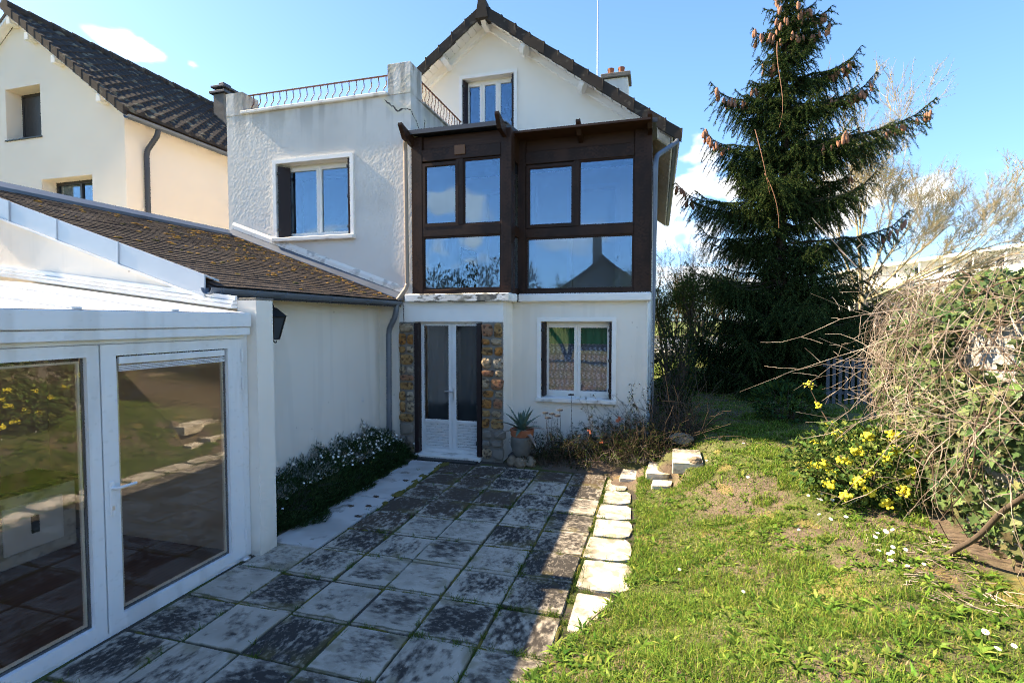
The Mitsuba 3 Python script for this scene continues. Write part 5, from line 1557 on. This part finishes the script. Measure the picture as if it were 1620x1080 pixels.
# twiglets on the outer stems
g = np.random.default_rng(4)
src = np.concatenate([P2, P3])[:, 2:7].reshape(-1, 3)
src = src[g.random(len(src)) < .55]
d = unit(g.normal(size=src.shape) + [-.4, 0, .1])
L = g.uniform(.06, .22, len(src))[:, None]
put(IV, 'twiglets', tubes(np.stack([src, src + d * L * .5, src + d * L + [0, 0, -.01]], 1), np.array([.003, .0025, .0015]), 4, False), 'm_deadstem', kind='stuff')
put(IV, 'old_trunk', tubes(smooth_path([(1.86, 4.02, .52), (1.88, 3.95, .60), (1.92, 3.8, .75), (1.925, 3.6, .97), (1.90, 3.35, 1.16), (1.86, 3.1, 1.35), (1.95, 2.8, 1.7)], 20), np.linspace(.018, .011, 20), 9), 'm_bark', smooth=50)
LT = thing('twig_litter', 'heap of dry cut twigs on the ground below the ivy', 'twigs', kind='stuff')
n = 200
p = np.stack([rng.uniform(1.45, 1.95, n), rng.uniform(3.3, 4.4, n)], -1)
a = rng.uniform(0, 6.28, n)
L = rng.uniform(.03, .10, n)
q = p + np.stack([np.cos(a), np.sin(a)], -1) * L[:, None]
P = np.stack([np.stack([*p.T, ground_z(*p.T) + rng.uniform(.004, .03, n)], -1), np.stack([*q.T, ground_z(*q.T) + rng.uniform(.004, .03, n)], -1)], 1)
put(LT, None, tubes(P, .0026, 4), 'm_deadstem')

# ------------------------------------------------------------------ yellow flowering mahonia
MH = thing('flowering_shrub', 'glossy shrub with yellow flower clusters in front of the ivy', 'shrub')
bush(MH, 1.78, 5.15, 0.48, 1.20, 0.62, 0.45, 3000, 0.062, [(0.07, 0.13, 0.035), (0.10, 0.17, 0.045), (0.045, 0.085, 0.028), (0.18, 0.22, 0.06)], 51, w=.62, m='m_ivy')
g = np.random.default_rng(52)
fl = []
heads = [(1.40, 4.98, .86), (1.47, 4.95, .80), (1.52, 4.85, .93), (1.42, 4.85, .72), (1.50, 4.75, .66), (1.60, 4.82, 1.02), (1.58, 5.2, 1.08), (1.68, 4.8, .85), (1.72, 4.95, 1.12), (1.80, 4.8, 1.0), (1.86, 4.85, 1.16), (1.92, 4.95, 1.02), (1.98, 4.8, .88), (1.66, 4.72, .72), (1.78, 4.7, .64), (1.44, 5.3, .98), (2.05, 4.9, 1.05), (1.57, 4.70, .80), (1.90, 4.72, .74), (1.36, 5.1, .80)]
for h in heads:
    for j in range(30):
        o = g.normal(0, 1, 3)
        o = o / np.linalg.norm(o) * g.random() ** .5 * np.array([.055, .055, .042])
        v, f = lump((0, 0, 0), (.0125, .0125, .0125), j % 5, 1, .3)
        fl.append((v + np.array(h) + o, f))
shoot = smooth_path([(1.75, 5.3, .9), (1.62, 5.6, 1.10), (1.55, 5.75, 1.28), (1.48, 5.8, 1.45)], 12)
put(MH, 'shoot', tubes(shoot, np.linspace(.007, .003, 12), 5), 'm_darkstem')
for h in shoot[[5, 8, 11]]:
    for j in range(18):
        v, f = lump((0, 0, 0), (.009, .009, .009), j % 5, 1, .3)
        fl.append((v + h + g.normal(0, .02, 3), f))
put(MH, 'flower_clusters', cat(fl), 'm_yellow', kind='stuff', label='bright yellow flower clusters')

# ------------------------------------------------------------------ daisy shrub along the annex
DS = thing('daisy_shrub', 'low dark green shrub dotted with white daisies along the annex wall', 'shrub')
g = np.random.default_rng(61)
n = 24000
y = g.uniform(3.98, 7.15, n)
wid = np.interp(y, [3.98, 4.3, 5.2, 6.3, 7.15], [.66, .82, .82, .76, .62])
hgt = np.interp(y, [3.98, 4.3, 5.0, 5.6, 6.4, 6.9, 7.15], [.25, .31, .36, .39, .46, .43, .30]) * (0.72 + 0.56 * meshkit.noise(np.stack([y * 3.1, 0 * y, 0 * y], -1), 4))
s = g.random(n)
ang = g.random(n) * np.pi * .58
x = -4.24 + wid * np.sin(ang) * (0.75 + .25 * g.random(n)) * (0.82 + .36 * meshkit.noise(np.stack([y * 6, ang * 3, 0 * y], -1), 6))
z = 0.01 + hgt * np.cos(ang) * (0.6 + .4 * g.random(n)) * (0.75 + .5 * meshkit.noise(np.stack([y * 7, x * 7, 0 * y], -1), 7))
z = np.maximum(z, .015)
c = np.stack([x, y, z], -1)
d = unit(np.stack([np.sin(ang) * .7, g.normal(0, .35, n), .75 + 0 * y], -1) + g.normal(0, .3, (n, 3)))
V, F, k = diamond_leaves(c, d, g.normal(size=(n, 3)), g.uniform(.03, .065, n), g.uniform(.006, .012, n), fold=.1)
put(DS, 'foliage', (V, F), 'm_leaf', color=tint(n, k, [(0.024, 0.052, 0.018), (0.038, 0.075, 0.024), (0.017, 0.036, 0.014)], .2), kind='stuff')


def daisy(c, nrm, r, n=9):
    """petals and centre as one small flower; returns petal mesh and disc mesh."""
    nrm = nrm / np.linalg.norm(nrm)
    s = np.cross(nrm, [0.3, .5, .1])
    s /= np.linalg.norm(s)
    t = np.cross(nrm, s)
    V, F = [], []
    for i in range(n):
        a = 2 * np.pi * i / n
        e, f = s * np.cos(a) + t * np.sin(a), -s * np.sin(a) + t * np.cos(a)
        b = len(V)
        V += [c + e * r * .2 + f * r * .10, c + e * r * .2 - f * r * .10, c + e * r * .75 - f * r * .26 + nrm * r * .12, c + e * r + nrm * r * .08, c + e * r * .75 + f * r * .26 + nrm * r * .12]
        F += [[b, b + 1, b + 2], [b, b + 2, b + 4], [b + 4, b + 2, b + 3]]
    a = np.arange(6) * np.pi / 3
    D = np.vstack([c + nrm * r * .16, c + (s * np.cos(a)[:, None] + t * np.sin(a)[:, None]) * r * .27 + nrm * r * .04])
    return (np.array(V), np.array(F)), (D, np.array([[0, 1 + i, 1 + (i + 1) % 6] for i in range(6)]))


pet, dis = [], []
outer = np.where(z > .5 * hgt)[0]
pick_ = g.choice(outer, 1500)
prob = np.interp(y[pick_], [3.98, 4.5, 5.5, 6.3, 7.15], [.05, .06, .20, .42, .40])
pick_ = pick_[g.random(len(pick_)) < prob][:190]
for i in pick_:
    a, b = daisy(c[i] + d[i] * .05 + [.0, 0, .015], np.array([.5, -.7, .7]) + g.normal(0, .35, 3), g.uniform(.011, .016))
    pet.append(a), dis.append(b)
put(DS, 'daisies', cat(pet), 'm_petal', kind='stuff', label='small white daisy flowers')
put(DS, 'daisy_centres', cat(dis), 'm_yellow', kind='stuff')

# ------------------------------------------------------------------ planting bed, pot, agave, dry perennials
gxb, gyb = np.meshgrid(np.linspace(-2.05, -0.02, 60), np.linspace(6.985, 7.75, 26), indexing='ij')
eb = np.clip(np.minimum.reduce([(gxb + 2.05) / .35, (gyb - 6.985) / .28, np.ones_like(gxb)]), 0, 1)
gzb = -0.03 + eb * (0.06 + 0.24 * np.clip((gxb + 1.5) / 1.4, 0, 1)) + .05 * eb * (meshkit.noise(np.stack([gxb * 6, gyb * 6, 0 * gxb], -1), 3) - .3)
ii, jj = np.meshgrid(np.arange(59), np.arange(25), indexing='ij')
q = np.stack([ii * 26 + jj, (ii + 1) * 26 + jj, (ii + 1) * 26 + jj + 1, ii * 26 + jj + 1], -1).reshape(-1, 4)
put('planting_bed', None, (np.stack([gxb, gyb, gzb], -1).reshape(-1, 3), q), 'm_soil', smooth=True)
labels['planting_bed'] = {'label': 'earth bed below the ground floor window', 'kind': 'structure'}
used.add('planting_bed')
for i, (x, y, r) in enumerate([(-2.02, 7.12, .07), (-1.88, 7.08, .085), (-1.74, 7.12, .08), (-1.86, 7.25, .09)]):
    k = thing('base_stone', ['stone under the left side of the plant pot', 'stone under the front of the plant pot', 'stone under the right side of the plant pot', 'stone behind the others under the plant pot'][i], 'stone', 'stones under the plant pot')
    put(k, None, lump((x, y, .055), (r, r * .85, .085), i + 3), 'm_rock', smooth=40)
PT = thing('plant_pot', 'grey glazed pot with terracotta rim below the ground floor window', 'pot')
prof = np.array([[0.0, 0], [0.105, 0], [0.135, .05], [0.165, .15], [0.168, .24], [0.155, .285], [0.150, .29], [0.150, .285], [0.0, .285]])
m = trimesh.creation.revolve(prof, sections=28)
pc = np.array([-1.88, 7.16, .135])
put(PT, 'body', (np.array(m.vertices) + pc, np.array(m.faces)), 'm_potglaze', smooth=40)
prof = np.array([[0.150, .291], [0.163, .30], [0.172, .36], [0.178, .39], [0.165, .395], [0.150, .37], [0.0, .36]])
m = trimesh.creation.revolve(prof, sections=28)
put(PT, 'rim', (np.array(m.vertices) + pc, np.array(m.faces)), 'm_terracotta', smooth=40)
AG = thing('agave', 'blue green agave with pointed leaves in the glazed pot', 'plant')
mat('m_agave', lambda p, n, uv: mix((0.055, 0.105, 0.085), (0.085, 0.145, 0.115), n01(p, 8, 3)), 0.5)
g = np.random.default_rng(71)
for i in range(19):
    a = i * 2.4 + g.uniform(-.2, .2)
    el = math.radians(np.interp(i, [0, 18], [82, 8]) + g.uniform(-6, 6))
    L = g.uniform(.34, .46) * (0.8 if i < 3 else 1)
    h = np.array([math.cos(a), math.sin(a), 0])
    s = np.array([-math.sin(a), math.cos(a), 0])
    V = []
    t = np.linspace(0, 1, 9)
    for u in t:
        e2 = el - 0.55 * u * (1 - el / 1.6)
        c = pc + [0, 0, .37] + h * L * u * math.cos(e2) * 1.0 + np.array([0, 0, 1]) * L * u * math.sin(e2)
        w = .034 * (np.sin(np.pi * min(1, .28 + u * .72)) ** .8) + .001
        nn = np.cross(s, h * math.cos(e2) + np.array([0, 0, math.sin(e2)]))
        V += [c - s * w + nn * -.012 * (1 - u), c + nn * .004 * (1 - u), c + s * w + nn * -.012 * (1 - u), c + nn * .018 * (1 - u)]
    F = []
    for k in range(8):
        for j in range(4):
            b0, b1 = k * 4 + j, k * 4 + (j + 1) % 4
            F += [[b0, b1, b1 + 4], [b0, b1 + 4, b0 + 4]]
    put(AG, 'leaf', (np.array(V), np.array(F)), 'm_agave' if i < 16 else 'm_deadstem', smooth=50)

DP = thing('dry_perennials', 'tangle of dry dark stems in the bed below the window', 'plants')
g = np.random.default_rng(81)


def bedz(x, y):
    return np.where(x < -0.1, -0.0 + 0.2 * np.clip((x + 1.5) / 1.4, 0, 1), ground_z(x, y))


def tangle(n, x0, x1, y0, y1, h0, h1, lean, K=7, wig=.22, seed=1, spread=.5):
    g = np.random.default_rng(seed)
    x, y = g.uniform(x0, x1, n), g.uniform(y0, y1, n)
    p = np.stack([x, y, bedz(x, y)], -1)
    d = unit(np.array([0, 0, 1.0]) + g.normal(0, spread, (n, 3)) * [1, .6, .3] + np.array([lean, -.05, 0]))
    L = g.uniform(h0, h1, n)
    pts = [p]
    for k in range(K - 1):
        d = unit(d + g.normal(0, wig, (n, 3)) + [0, 0, -.05])
        pts.append(pts[-1] + d * (L / (K - 1))[:, None])
    P = np.stack(pts, 1)
    P[..., 1] = np.minimum(P[..., 1], np.where(P[..., 0] < -.12, 7.72, 99))
    return P


P = np.concatenate([tangle(420, -1.75, 0.15, 7.08, 7.55, .25, .62, .1, seed=1), tangle(130, -0.9, 0.25, 7.2, 7.7, .5, 1.05, .15, seed=2, spread=.6)])
put(DP, 'stems', tubes(P, np.linspace(.0042, .002, 7), 4, False), 'm_darkstem', kind='stuff')
ends = P[g.random(len(P)) < .75][:, 2:]
leafage(ends, 5, .036, [(0.022, 0.038, 0.014), (0.035, 0.055, 0.018), (0.045, 0.038, 0.02)], 82, .02, parent=DP)
P = tangle(60, -0.95, 0.12, 6.98, 7.16, .12, .34, -.05, seed=3, spread=.6)
put(DP, 'pale_stems', tubes(P, np.linspace(.003, .0018, 7), 4, False), 'm_deadstem', kind='stuff')
leafage(P[::2, 2:], 2, .034, [(0.10, 0.16, 0.03), (0.14, 0.19, 0.04)], 83, .015, parent=DP, name='new_leaves')
or_ = []
for (x, y, z) in [(-0.52, 7.3, .70), (-.49, 7.31, .73), (-.90, 7.2, .52), (-.72, 7.15, .42)]:
    for j in range(9):
        v, f = lump((0, 0, 0), (.011, .009, .010), j, 1, .5)
        or_.append((v + [x, y, z] + g.normal(0, .016, 3), f))
put(DP, 'orange_flowers', cat(or_), 'm_orange', label='small faded orange flower heads', kind='stuff')
um, us = [], []
for (x, y, z) in [(-1.53, 7.15, .78), (-1.44, 7.2, .76), (-1.36, 7.18, .74), (-1.33, 7.2, .82), (-1.5, 7.2, .70), (-1.20, 7.4, 1.02)]:
    um.append(lump((x, y, z), (.045, .045, .014), 3, 2, .5))
    us.append(np.array([[x + g.normal(0, .05), y + .05, .05], [x + g.normal(0, .02), y + .02, z * .55], [x, y, z]]))
put(DP, 'seed_heads', cat(um), 'm_dark', kind='stuff')
put(DP, 'seed_stalks', tubes(np.array(us), .004, 5), 'm_darkstem', kind='stuff')
wv = thing('corner_brushwood', 'thin dark branches leaning at the house corner behind the stepping slabs', 'shrub')
P = tangle(260, -0.1, 0.55, 7.5, 8.3, .4, 1.2, .12, seed=5, spread=.55)
put(wv, 'stems', tubes(P, np.linspace(.005, .002, 7), 4, False), 'm_darkstem', kind='stuff')
leafage(P[::2, 3:], 1, .045, DKG, 84, .03, parent=wv)

# ------------------------------------------------------------------ lawn: grass, weeds, daisies
g = np.random.default_rng(91)


def lawn_points(n, x0, x1, y0, y1, off=0.0):
    x, y = g.uniform(x0, x1, n), g.uniform(y0, y1, n)
    ok = (x > foot_x(y) + off) & (x < np.where(y < 9, fx(np.minimum(y, 8)) + .15, 99)) & ~((x < 0.0) & (y > 7.0) & (y < 18))
    for (a, b, c_, d_) in [q_[:4] for q_ in STEPS]:
        ok &= ~((x > a - .01) & (x < b + .01) & (y > c_ - .01) & (y < d_ + .01))
    return x[ok], y[ok]


def mask(x, y, s, seed):
    return meshkit.fbm(np.stack([x * s, y * s, 0 * x], -1), 4, seed)


VV, FF, CC, base = [], [], [], 0
for n, x0, x1, y0, y1, l0, l1, w in [(95000, -1.2, 2.4, 1.7, 4.2, .03, .095, .0048), (80000, -.4, 2.5, 4.2, 6.6, .03, .09, .0062), (60000, -.3, 2.9, 6.6, 9.6, .03, .085, .0085), (60000, .05, 6.0, 9.6, 16, .03, .08, .011), (40000, -3, 8, 16, 24, .04, .10, .016)]:
    x, y = lawn_points(n, x0, x1, y0, y1)
    a = mask(x, y, 1.1, 5)
    b = mask(x, y, 4.0, 6)
    edge = np.exp(-((x - foot_x(y)) / .25) ** 2)
    pgrass = np.clip((a * .6 + b * .4 - .405) / .075, 0.30, 1) if y0 < 9 else np.full(len(x), .9)
    pgrass = np.maximum(pgrass, .85 * edge * (y > 4.2))
    ok = g.random(len(x)) < pgrass
    x, y, a, b = x[ok], y[ok], a[ok], b[ok]
    m = len(x)
    c = np.stack([x, y, ground_z(x, y) - .003], -1)
    tall = np.clip((b - .42) / .2, .38, 1.0)
    d = unit(np.array([0, 0, 1.0]) + g.normal(0, .38, (m, 3)))
    rng = g
    V, F, k = blades(c, d, g.uniform(l0, l1, m) * tall, g.uniform(.7, 1.3, m) * w, g.uniform(-.7, .9, m))
    VV.append(V), FF.append(F + base)
    base += len(V)
    col = tint(m, k, [(0.145, 0.245, 0.038), (0.235, 0.325, 0.06), (0.075, 0.145, 0.026), (0.31, 0.335, 0.09), (0.38, 0.33, 0.17)], .24, [.34, .32, .20, .09, .05])
    CC.append(col)
G = thing('lawn_grass', 'uneven green lawn grass with bare patches', 'grass', kind='stuff')
put(G, None, (np.vstack(VV), np.vstack(FF)), 'm_grass', color=np.vstack(CC))
# broad leaved weeds in rosettes
WD = thing('lawn_weeds', 'broad leaved weeds growing in rosettes through the lawn', 'weeds', kind='stuff')
x, y = lawn_points(4600, -1.1, 2.3, 1.7, 8.5, .02)
b = mask(x, y, 2.3, 12)
near = g.random(len(x)) < np.clip((b - .36) / .16, .15, 1) * np.interp(y, [2, 5, 8.5], [1, .75, .35])
x, y = x[near], y[near]
m = len(x)
nl = 8
a = (g.uniform(0, 6.28, (m, 1)) + np.arange(nl) * 2.4).ravel()
el = g.uniform(.12, .85, m * nl)
c = np.repeat(np.stack([x, y, ground_z(x, y) + .002], -1), nl, 0)
d = np.stack([np.cos(a) * np.cos(el), np.sin(a) * np.cos(el), np.sin(el)], -1)
sz = np.repeat(g.uniform(.5, 1.25, m), nl)
V, F, k = diamond_leaves(c, d, np.tile([0, 0, 1.0], (m * nl, 1)), g.uniform(.035, .09, m * nl) * sz, g.uniform(.012, .026, m * nl) * sz, fold=.2, droop=.22)
put(WD, None, (V, F), 'm_grass', color=tint(m * nl, k, [(0.10, 0.19, 0.032), (0.16, 0.27, 0.045), (0.06, 0.12, 0.025), (0.24, 0.31, 0.07)], .2))
# dead straw lying in the bare patches
x, y = lawn_points(5200, -1.1, 2.3, 1.7, 8.5, .02)
m = len(x)
c = np.stack([x, y, ground_z(x, y) + .004], -1)
V, F, k = blades(c, unit(np.stack([g.normal(0, 1, m), g.normal(0, 1, m), g.uniform(.02, .3, m)], -1)), g.uniform(.03, .09, m), .0028, g.uniform(-.3, .3, m))
ST = thing('dry_straw', 'dry straw and dead blades lying in the lawn', 'straw', kind='stuff')
put(ST, None, (V, F), 'm_grass', color=tint(m, k, [(0.30, 0.24, 0.13), (0.22, 0.165, 0.09)], .2))
# white daisies in the lawn
spots = [(1.32, 5.0), (1.36, 4.93), (1.40, 4.97), (1.34, 4.86), (1.43, 4.9), (1.28, 4.6), (1.36, 4.55), (1.42, 4.5), (1.52, 4.2), (1.56, 4.17), (1.5, 4.12), (1.6, 4.25), (1.66, 4.3), (1.44, 3.95), (1.5, 3.9), (1.53, 3.98), (1.46, 3.86), (1.58, 3.92), (1.42, 3.7), (1.5, 3.62), (1.62, 3.75), (1.55, 2.95), (1.6, 2.85), (1.52, 2.80), (1.64, 2.72), (1.58, 2.70), (.9, 5.6), (.6, 6.5), (1.05, 6.9), (.2, 4.2), (.55, 3.6), (1.1, 4.4)]
for (x, y) in spots:
    k = thing('lawn_daisy', 'single white daisy blooming in the lawn', 'flower', 'daisies scattered in the lawn')
    x, y = x + g.normal(0, .015), y + g.normal(0, .015)
    z = float(ground_z(x, y)) + g.uniform(.05, .085)
    p, dsc = daisy(np.array([x, y, z]), np.array([g.normal(0, .25), -.35 + g.normal(0, .2), 1.0]), g.uniform(.012, .0175), 12)
    put(k, 'petals', p, 'm_petal')
    put(k, 'centre', dsc, 'm_yellow')
    put(k, 'stalk', tubes(np.array([[x, y, z - .09], [x, y, z - .002]]), .0016, 4), 'm_fresh' if 'm_fresh' in scene else mat('m_fresh', (0.10, 0.17, 0.04), .7))
# tufts in the slab joints
JT = thing('joint_tufts', 'small grass tufts and moss growing in the patio joints', 'grass', kind='stuff')
VV, FF, CC, base = [], [], [], 0
pts = []
for i in range(150):
    if g.random() < .5:
        pts.append((g.choice(colx[1:]) + g.normal(0, .006), g.uniform(1.6, 6.9)))
    else:
        pts.append((g.uniform(-3.4, -.6), g.choice(rowy[2:-1]) + g.normal(0, .006)))
pts += [(-.60 + g.normal(0, .012), yy_) for yy_ in g.uniform(3.3, 6.9, 70)]
pts += [(g.uniform(-.55, -.2), r_ + g.normal(0, .008)) for r_ in (3.9, 4.445, 4.935, 5.41, 5.88, 6.35) for _ in range(5)]
pts += [(-1.09 + g.normal(0, .01), yy_) for yy_ in g.uniform(2.6, 4.6, 26)] + [(g.uniform(-1.9, -.6), r_ + g.normal(0, .008)) for r_ in (3.515, 3.03) for _ in range(22)]
for (x, y) in pts:
    m = int(g.integers(12, 34))
    c = np.stack([x + g.normal(0, .014, m), y + g.normal(0, .014, m), np.full(m, -.018)], -1)
    V, F, k = blades(c, unit(np.array([0, 0, 1.0]) + g.normal(0, .6, (m, 3))), g.uniform(.02, .075, m), .0045, g.uniform(-.8, .8, m))
    VV.append(V), FF.append(F + base), CC.append(tint(m, k, [(0.06, 0.12, 0.02), (0.10, 0.15, 0.03)], .2))
    base += len(V)
put(JT, None, (np.vstack(VV), np.vstack(FF)), 'm_grass', color=np.vstack(CC))
ms = []
for i in range(150):
    if g.random() < .5:
        x, y = g.choice(colx[1:]), g.uniform(1.6, 6.9)
        r = (.012, g.uniform(.03, .10), .010)
    else:
        x, y = g.uniform(-3.4, -.6), g.choice(rowy[2:-1])
        r = (g.uniform(.03, .10), .012, .010)
    ms.append(lump((x, y, -.010), r, i % 7, 2, .6))
for i in range(26):
    ms.append(lump((-3.01 + g.normal(0, .02), g.uniform(4.9, 6.9), -.002), (g.uniform(.015, .04), g.uniform(.04, .12), .010), i % 7, 2, .7))
MS = thing('joint_moss', 'cushions of brown green moss along the slab joints', 'moss', kind='stuff')
put(MS, None, cat(ms), 'm_mossgreen', smooth=50)
for i, (x, y) in enumerate([(-3.20, 5.35), (-3.12, 5.05), (-3.06, 4.75), (-3.31, 5.0), (-3.15, 6.0), (-2.3, 6.4)]):
    k = thing('fallen_leaf', ['dead leaf on the pale strip, third from the near end', 'dead leaf on the pale strip, second from the near end', 'dead leaf on the pale strip, nearest to the conservatory', 'dead leaf at the edge of the daisy shrub', 'dead leaf farthest along the pale strip', 'dead leaf on the brown slabs away from the strip'][i], 'leaf', 'dead leaves on the paving')
    put(k, None, lump((x, y, .010), (.035, .022, .010), i, 2, .8), 'm_bark', smooth=30)
k = thing('fallen_twig', 'dry forked twig lying on the nearest edge stone', 'twig')
put(k, None, cat([tubes(smooth_path([(-.45, 3.42, .02), (-.40, 3.52, .035), (-.33, 3.66, .03), (-.27, 3.72, .03)], 10), .004, 5), tubes(smooth_path([(-.33, 3.66, .03), (-.25, 3.64, .045), (-.2, 3.62, .05)], 8), .003, 5)]), 'm_darkstem')

# ------------------------------------------------------------------ behind the camera: what the window panes mirror
for i in range(7):
    k = thing('cypress_tree', 'dark cypress in the tall hedge mirrored in the sunroom glass', 'tree', 'cypresses of the hedge mirrored in the glass')
    x = -14.2 + i * 1.25
    h = 4.3 + 0.9 * meshkit.noise(np.array([i * 1.7, 0.3, 0]), 2)
    bush(k, x, -11 + .3 * (i % 2), 0.0, float(h) + .3, .85, .8, 900, .26, DKG, 200 + i, ns=4, w=.35, hollow=.6, up=1.0)
for i, (x, y, h) in enumerate([(-15.5, -8, 3.4), (-4.4, -10.5, 2.4), (-2.0, -11, 2.3), (-.4, -9.5, 2.5)]):
    k = thing('mirrored_tree', ['bare branched tree mirrored in the grey wall window', 'leafy bare tree mirrored in the left of the right sunroom pane', 'leafy bare tree mirrored in the middle of the right sunroom pane', 'leafy bare tree mirrored in the right of the right sunroom pane'][i], 'tree')
    p, r, e = grow((x, y, 0), [(0, 0, 1), (.3, 0, 1), (-.3, .1, 1)], h, .10, 3, 300 + i, spread=.45, n_child=(4, 4), up=.15, shrink=.64)
    put(k, 'branches', tubes(p, r * 1.2, 4, False), 'm_bark', kind='stuff')
    leafage(e, 2, .13, DKG + GRN[:2], 310 + i, .12, parent=k)
RH = thing('rear_house', 'brown roofed house mirrored in the lower right sunroom pane', 'house')
put(RH, 'wall', extr_xz(Polygon([(-6.0, 0), (-1.2, 0), (-1.2, 4.5), (-3.6, 6.3), (-6.0, 4.5)]), -27, -20), 'm_farwall')
for s in (-1, 1):
    xe = -3.6 + s * 2.9
    put(RH, 'roof', hexa([(-3.6, -27.5, 6.35), (-3.6, -27.5, 6.5), (-3.6, -19.5, 6.35), (-3.6, -19.5, 6.5), (xe, -27.5, 4.2), (xe, -27.5, 4.35), (xe, -19.5, 4.2), (xe, -19.5, 4.35)]), 'm_tilemoss')
put(RH, 'chimney', box(-4.5, -3.9, -22, -21.4, 5.5, 8.0, .01), 'm_mortar')
for x in (-5.2, -2.4):
    w = put(RH, 'window', box(x, x + 1.1, -20.0, -19.95, 2.4, 3.7, .004), 'm_sash')
    put(w, 'pane', box(x + .08, x + 1.02, -19.95, -19.94, 2.48, 3.62, 0), 'm_anthracite')
